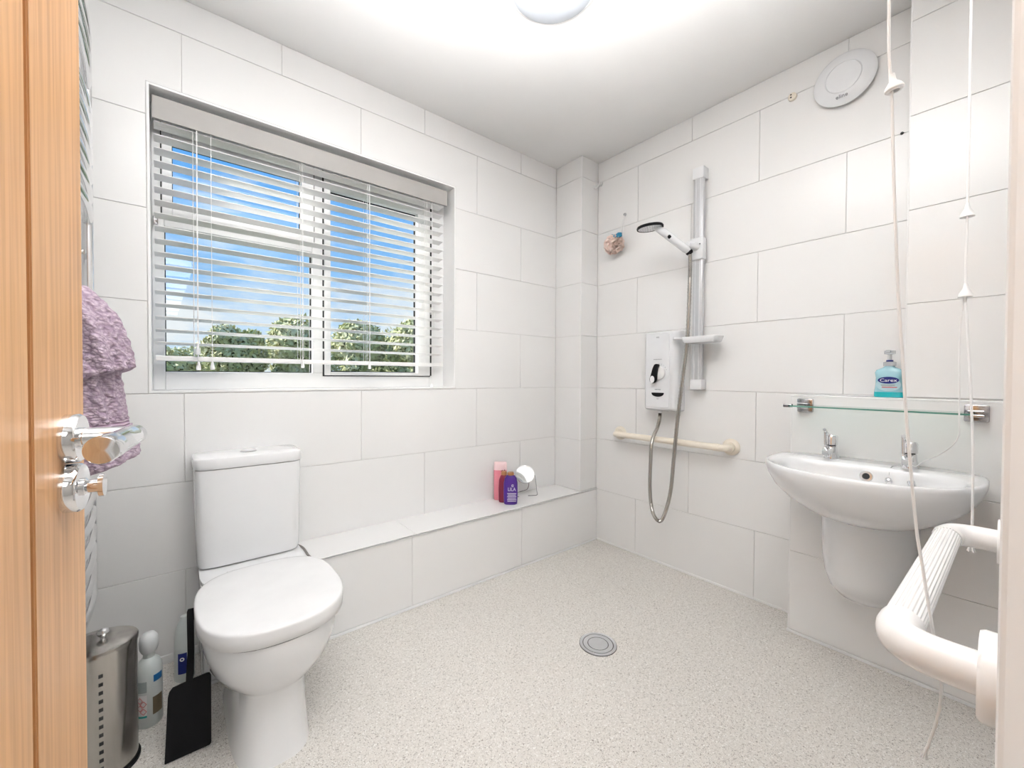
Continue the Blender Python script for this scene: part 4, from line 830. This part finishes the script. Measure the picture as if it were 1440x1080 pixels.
bm = BM(); ringlathe(bm, mc, mn, [(0.052, -0.003), (0.056, -0.004), (0.058, 0.0), (0.056, 0.004), (0.0525, 0.004), (0.052, 0.0)], 48); part('mirror_rim', bm, M['chrome'], mi, smooth=True)
bm = BM(); lathe(bm, mc, mn, [(0, 0.0), (0.053, 0.0), (0.053, 0.0015), (0, 0.0015)], 48); part('mirror_glass', bm, M['mirror'], mi)
bm = BM(); ringlathe(bm, mc-mn*0.012, mn, [(0.050, -0.002), (0.0535, -0.002), (0.0535, 0.002), (0.050, 0.002)], 48); part('back_ring', bm, M['bracket'], mi, smooth=True)
bm = BM(); tube(bm, smooth_path([mc+Vector((0.042, -0.034, 0.0))-mn*0.004, (1.668, 1.822, 0.440), (1.672, 1.812, 0.36), (1.670, 1.808, 0.338), (1.645, 1.820, 0.3355), (1.622, 1.834, 0.3355)], 5), 0.0022, 8)
tube(bm, smooth_path([mc+Vector((0.030, 0.004, -0.035))-mn*0.010, (1.650, 1.858, 0.40), (1.640, 1.862, 0.366), (1.60, 1.868, 0.358), (1.565, 1.874, 0.352), (1.545, 1.872, 0.3355), (1.565, 1.850, 0.3355)], 5), 0.0022, 8); part('wire_stand', bm, M['bracket'], mi, smooth=True)

# ------------------------------------------------------------------ towel rail and towel
tr_ = thing('towel_rail', (-0.20, 1.53, 0.37), 'tall chrome ladder towel rail on the left wall behind the door', 'towel rail')
for y in (1.25, 1.775):
    bm = BM(); tube(bm, [(-0.202, y, 0.375), (-0.202, y, 2.05)], 0.013, 16); part('upright', bm, M['chrome'], tr_, smooth=True)
zs_ = [0.42+0.055*k for k in range(7)] + [0.92+0.055*k for k in range(6)] + [1.50+0.055*k for k in range(6)] + [1.90+0.05*k for k in range(3)]
for z in zs_:
    bm = BM(); pts = [(-0.203+0.021*math.sin(PI*t/12)**0.8 if t not in (0, 12) else -0.203, 1.25+0.525*t/12, z) for t in range(13)]
    tube(bm, pts, 0.0115, 12); part('rung', bm, M['chrome'], tr_, smooth=True)
for z in (0.80, 1.40, 1.86):
    for y in (1.29, 1.735):
        bm = BM(); tube(bm, [(-0.279, y, z), (-0.205, y, z)], 0.009, 10); lathe(bm, (-0.2795, y, z), (1, 0, 0), [(0, 0), (0.018, 0), (0.016, 0.008), (0, 0.009)], 16); part('wall_bracket', bm, M['chrome'], tr_, smooth=True)
tw = thing('towel', (-0.16, 1.32, 0.80), 'lilac towel folded over the chrome towel rail behind the door handle', 'towel')
def towel(name, rows, m_, slant=0.0, ph=0.0, amp=0.006, fine=0.0024):
    """rows: (z, x_right, y_front, y_back)"""
    bm = BM(); rings = []
    Rr = []
    for (za_, xa_, fa, ba_), (zb2, xb2, fb, bb) in zip(rows, rows[1:]):
        nst = max(2, int(abs(za_-zb2)/0.0045))
        for k in range(nst):
            t = k/nst; t = t*t*(3-2*t) if False else t
            Rr.append((za_+(zb2-za_)*t, xa_+(xb2-xa_)*t, fa+(fb-fa)*t, ba_+(bb-ba_)*t))
    Rr.append(rows[-1]); seg = 150
    for i, (z, xr, yf, yb) in enumerate(Rr):
        ring = []; cy = (yf+yb)/2; hy = (yb-yf)/2; x0 = -0.225; cx = (x0+xr)/2; hx = (xr-x0)/2
        for k in range(seg):
            a = 2*PI*k/seg; c, s = math.cos(a), math.sin(a)
            rad = 1 + (amp*math.sin(7*a+ph+z*9)+amp*0.6*math.sin(13*a+z*21+ph))/0.09
            wv = fine*(math.sin(k*0.9+0.6*math.sin(i*0.9)) * math.cos(i*1.05+0.5*math.sin(k*0.5)))/0.08
            p = Vector((cx+hx*math.copysign(abs(c)**0.8, c)*(rad+wv), cy+hy*math.copysign(abs(s)**0.8, s)*(rad+wv), z))
            p.z += slant*(p.x+0.16)
            ring.append(p)
        rings.append(ring)
    loft(bm, rings, True, True)
    return part(name, bm, m_, tw, smooth='full')
towel('lower_fold', [(1.07, -0.105, 1.22, 1.42), (0.96, -0.092, 1.215, 1.43), (0.932, -0.088, 1.21, 1.43)], M['fabric'], 0.10, 1.2)
towel('hem_band', [(0.933, -0.0885, 1.21, 1.43), (0.898, -0.084, 1.21, 1.43)], M['fabric2'], 0.10, 1.2, fine=0.0003)
towel('lower_fold', [(0.899, -0.084, 1.21, 1.43), (0.87, -0.076, 1.205, 1.43), (0.825, -0.068, 1.20, 1.44), (0.822, -0.074, 1.21, 1.43)], M['fabric'], 0.35, 1.2)
towel('upper_fold', [(1.245, -0.175, 1.30, 1.40), (1.232, -0.150, 1.26, 1.43), (1.20, -0.128, 1.235, 1.45), (1.15, -0.100, 1.22, 1.45), (1.10, -0.087, 1.21, 1.45), (1.055, -0.079, 1.205, 1.45), (1.030, -0.077, 1.20, 1.45), (1.027, -0.085, 1.21, 1.44)], M['fabric'], 0.32, 0.3)

# ------------------------------------------------------------------ floor clutter left of the toilet
bn = thing('toilet_roll_store', (-0.165, 1.515, 0), 'oval chrome toilet roll store with knobbed lid and square slots', 'canister')
def oval(z, s, a=0.083, b=0.071, seg=64): return [Vector((-0.168+a*s*math.cos(2*PI*k/seg), 1.515+b*s*math.sin(2*PI*k/seg), z)) for k in range(seg)]
bm = BM(); loft(bm, [oval(0.012, 1.0), oval(0.330, 1.0)]); part('body', bm, M['steel'], bn, smooth=True)
bm = BM(); loft(bm, [oval(0.0, 1.05), oval(0.010, 1.06), oval(0.014, 1.02)]); part('foot', bm, M['black'], bn, smooth=True)
bm = BM(); loft(bm, [oval(0.326, 1.025), oval(0.336, 1.03), oval(0.340, 1.0), oval(0.343, 0.9), oval(0.347, 0.5), oval(0.348, 0.1)]); ld = part('lid', bm, M['steel'], bn, smooth=True)
bm = BM(); lathe(bm, (-0.152, 1.512, 0.346), (0, 0, 1), [(0, 0), (0.006, 0), (0.005, 0.006), (0.010, 0.010), (0.0125, 0.017), (0.010, 0.024), (0, 0.027)], 20); part('knob', bm, M['chrome'], ld, smooth=True)
aa = math.radians(-78); dx, dy = 0.083*math.cos(aa), 0.071*math.sin(aa); px_, py_ = -0.168+dx, 1.515+dy
nn2 = Vector((dx/0.083**2, dy/0.071**2, 0)).normalized(); tt2 = Vector((-nn2.y, nn2.x, 0))
for k in range(12):
    z = 0.283-k*0.0215; bm = BM(); c0_ = Vector((px_, py_, z)) + nn2*0.0004
    q = [c0_+tt2*i*0.0040+ez*j*0.0042 for i, j in ((-1, -1), (1, -1), (1, 1), (-1, 1))]
    loft(bm, [[v-nn2*0.003 for v in q], [v+nn2*0.0006 for v in q]]); part('slot', bm, M['dark'], bn)

b1 = thing('cleaner_bottle', (-0.067, 1.635, 0), 'milky cleaner bottle with label and frosted cap beside the chrome canister', 'bottle')
bm = BM(); lathe(bm, (-0.067, 1.635, 0), (0, 0, 1), [(0, 0), (0.029, 0), (0.0315, 0.004), (0.0315, 0.150), (0.030, 0.172), (0.024, 0.188), (0.014, 0.198), (0.0125, 0.222), (0, 0.222)], 36); part('bottle_body', bm, M['milk'], b1, smooth=True)
bm = BM(); lathe(bm, (-0.067, 1.635, 0.214), (0, 0, 1), [(0, 0), (0.018, 0), (0.0225, 0.012), (0.0235, 0.030), (0.021, 0.044), (0.014, 0.054), (0.006, 0.057), (0, 0.057)], 28); part('cap', bm, M['milkcap'], b1, smooth=True)
def patch(parent, cx, cy, r, a0, a1, z0, z1, m_, name='label_patch', dr=0.0005):
    bm = BM(); nseg = 10; ring = lambda rr, zz: [Vector((cx+rr*math.cos(a0+(a1-a0)*k/nseg), cy+rr*math.sin(a0+(a1-a0)*k/nseg), zz)) for k in range(nseg+1)]
    v = [[bm.verts.new(p) for p in ring(r+dr, z)] for z in (z0, z1)]; w_ = [[bm.verts.new(p) for p in ring(r-0.001, z)] for z in (z0, z1)]
    for k in range(nseg): bm.faces.new((v[0][k], v[0][k+1], v[1][k+1], v[1][k]))
    for k in range(nseg): bm.faces.new((v[1][k], v[1][k+1], w_[1][k+1], w_[1][k])); bm.faces.new((v[0][k+1], v[0][k], w_[0][k], w_[0][k+1]))
    bm.faces.new((v[0][0], v[1][0], w_[1][0], w_[0][0])); bm.faces.new((v[1][-1], v[0][-1], w_[0][-1], w_[1][-1]))
    return part(name, bm, m_, parent)
R_ = math.radians
patch(b1, -0.067, 1.635, 0.0315, R_(-150), R_(-98), 0.108, 0.140, M['greyprint']); patch(b1, -0.067, 1.635, 0.0315, R_(-150), R_(-98), 0.040, 0.100, M['trim'])
patch(b1, -0.067, 1.635, 0.0315, R_(-150), R_(-98), 0.034, 0.040, M['teal']); patch(b1, -0.067, 1.635, 0.0315, R_(-70), R_(-25), 0.132, 0.152, M['blue'])
patch(b1, -0.067, 1.635, 0.0315, R_(-74), R_(-25), 0.036, 0.088, M['brown'])
for k in range(4):
    a = R_(-128+(k % 2)*16); z = 0.086-(k//2)*0.022-(k % 2)*0.011; c0_ = Vector((-0.067+0.0325*math.cos(a), 1.635+0.0325*math.sin(a), z)); t2 = Vector((-math.sin(a), math.cos(a), 0))
    bm = BM(); rad = Vector((math.cos(a), math.sin(a), 0))
    P4 = [c0_+t2*0.0075, c0_+ez*0.009, c0_-t2*0.0075, c0_-ez*0.009]
    for u_, v_ in zip(P4, P4[1:]+P4[:1]): tube(bm, [u_, v_], 0.0007, 4)
    part('hazard_diamond', bm, M['red'], b1)

b2 = thing('toilet_cleaner_bottle', (0.018, 1.80, 0), 'clear pale bottle with navy label behind the black dustpan handle', 'bottle')
bm = BM(); lathe(bm, (0.018, 1.80, 0), (0, 0, 1), [(0, 0), (0.026, 0), (0.0285, 0.004), (0.0285, 0.12), (0.026, 0.165), (0.018, 0.195), (0.011, 0.205), (0.011, 0.215), (0, 0.217)], 32); part('bottle_body', bm, M['milk'], b2, smooth=True)
patch(b2, 0.018, 1.80, 0.0285, R_(-128), R_(-78), 0.030, 0.100, M['navy'], 'label_patch')
bm = BM(); a = R_(-104); ringlathe(bm, (0.018+0.0289*math.cos(a), 1.80+0.0289*math.sin(a), 0.080), (math.cos(a), math.sin(a), 0), [(0.003, 0), (0.0065, 0), (0.0065, 0.0008), (0.003, 0.0008)], 20); part('label_ring', bm, M['trim'], b2)

dp = thing('dustpan', (0.02, 1.42, 0), 'black long-handled flat dustpan leaning beside the toilet pan', 'dustpan')
D0 = Vector((0.022, 1.421, 0.001)); dxv = Vector((0.9945, -0.105, 0)); dup_ = Vector((0.012, 0.225, 0.974)).normalized(); dn_ = dxv.cross(dup_).normalized()
outl = [(-0.0515, 0.0), (-0.049, 0.0), (0.046, 0.006), (0.0495, 0.010), (0.0500, 0.182), (0.046, 0.190), (0.040, 0.191), (0.0, 0.186), (-0.036, 0.180), (-0.043, 0.172), (-0.046, 0.160)]
bm = BM(); loft(bm, [[D0+dxv*x+dup_*y+dn_*t for x, y in outl] for t in (-0.003, 0.003)]); part('blade', bm, M['black'], dp)
bm = BM(); hl = [(-0.002, 0.16, 0.006), (0.002, 0.20, 0.0085), (0.004, 0.26, 0.0075), (0.003, 0.34, 0.008), (0.004, 0.368, 0.009), (0.004, 0.374, 0.007)]
loft(bm, [[D0+dxv*(cx+sx_*w_)+dup_*y+dn_*(0.004*sy_+0.002) for sx_, sy_ in ((-1, -1), (1, -1), (1, 1), (-1, 1))] for cx, y, w_ in hl]); part('handle', bm, M['black'], dp)
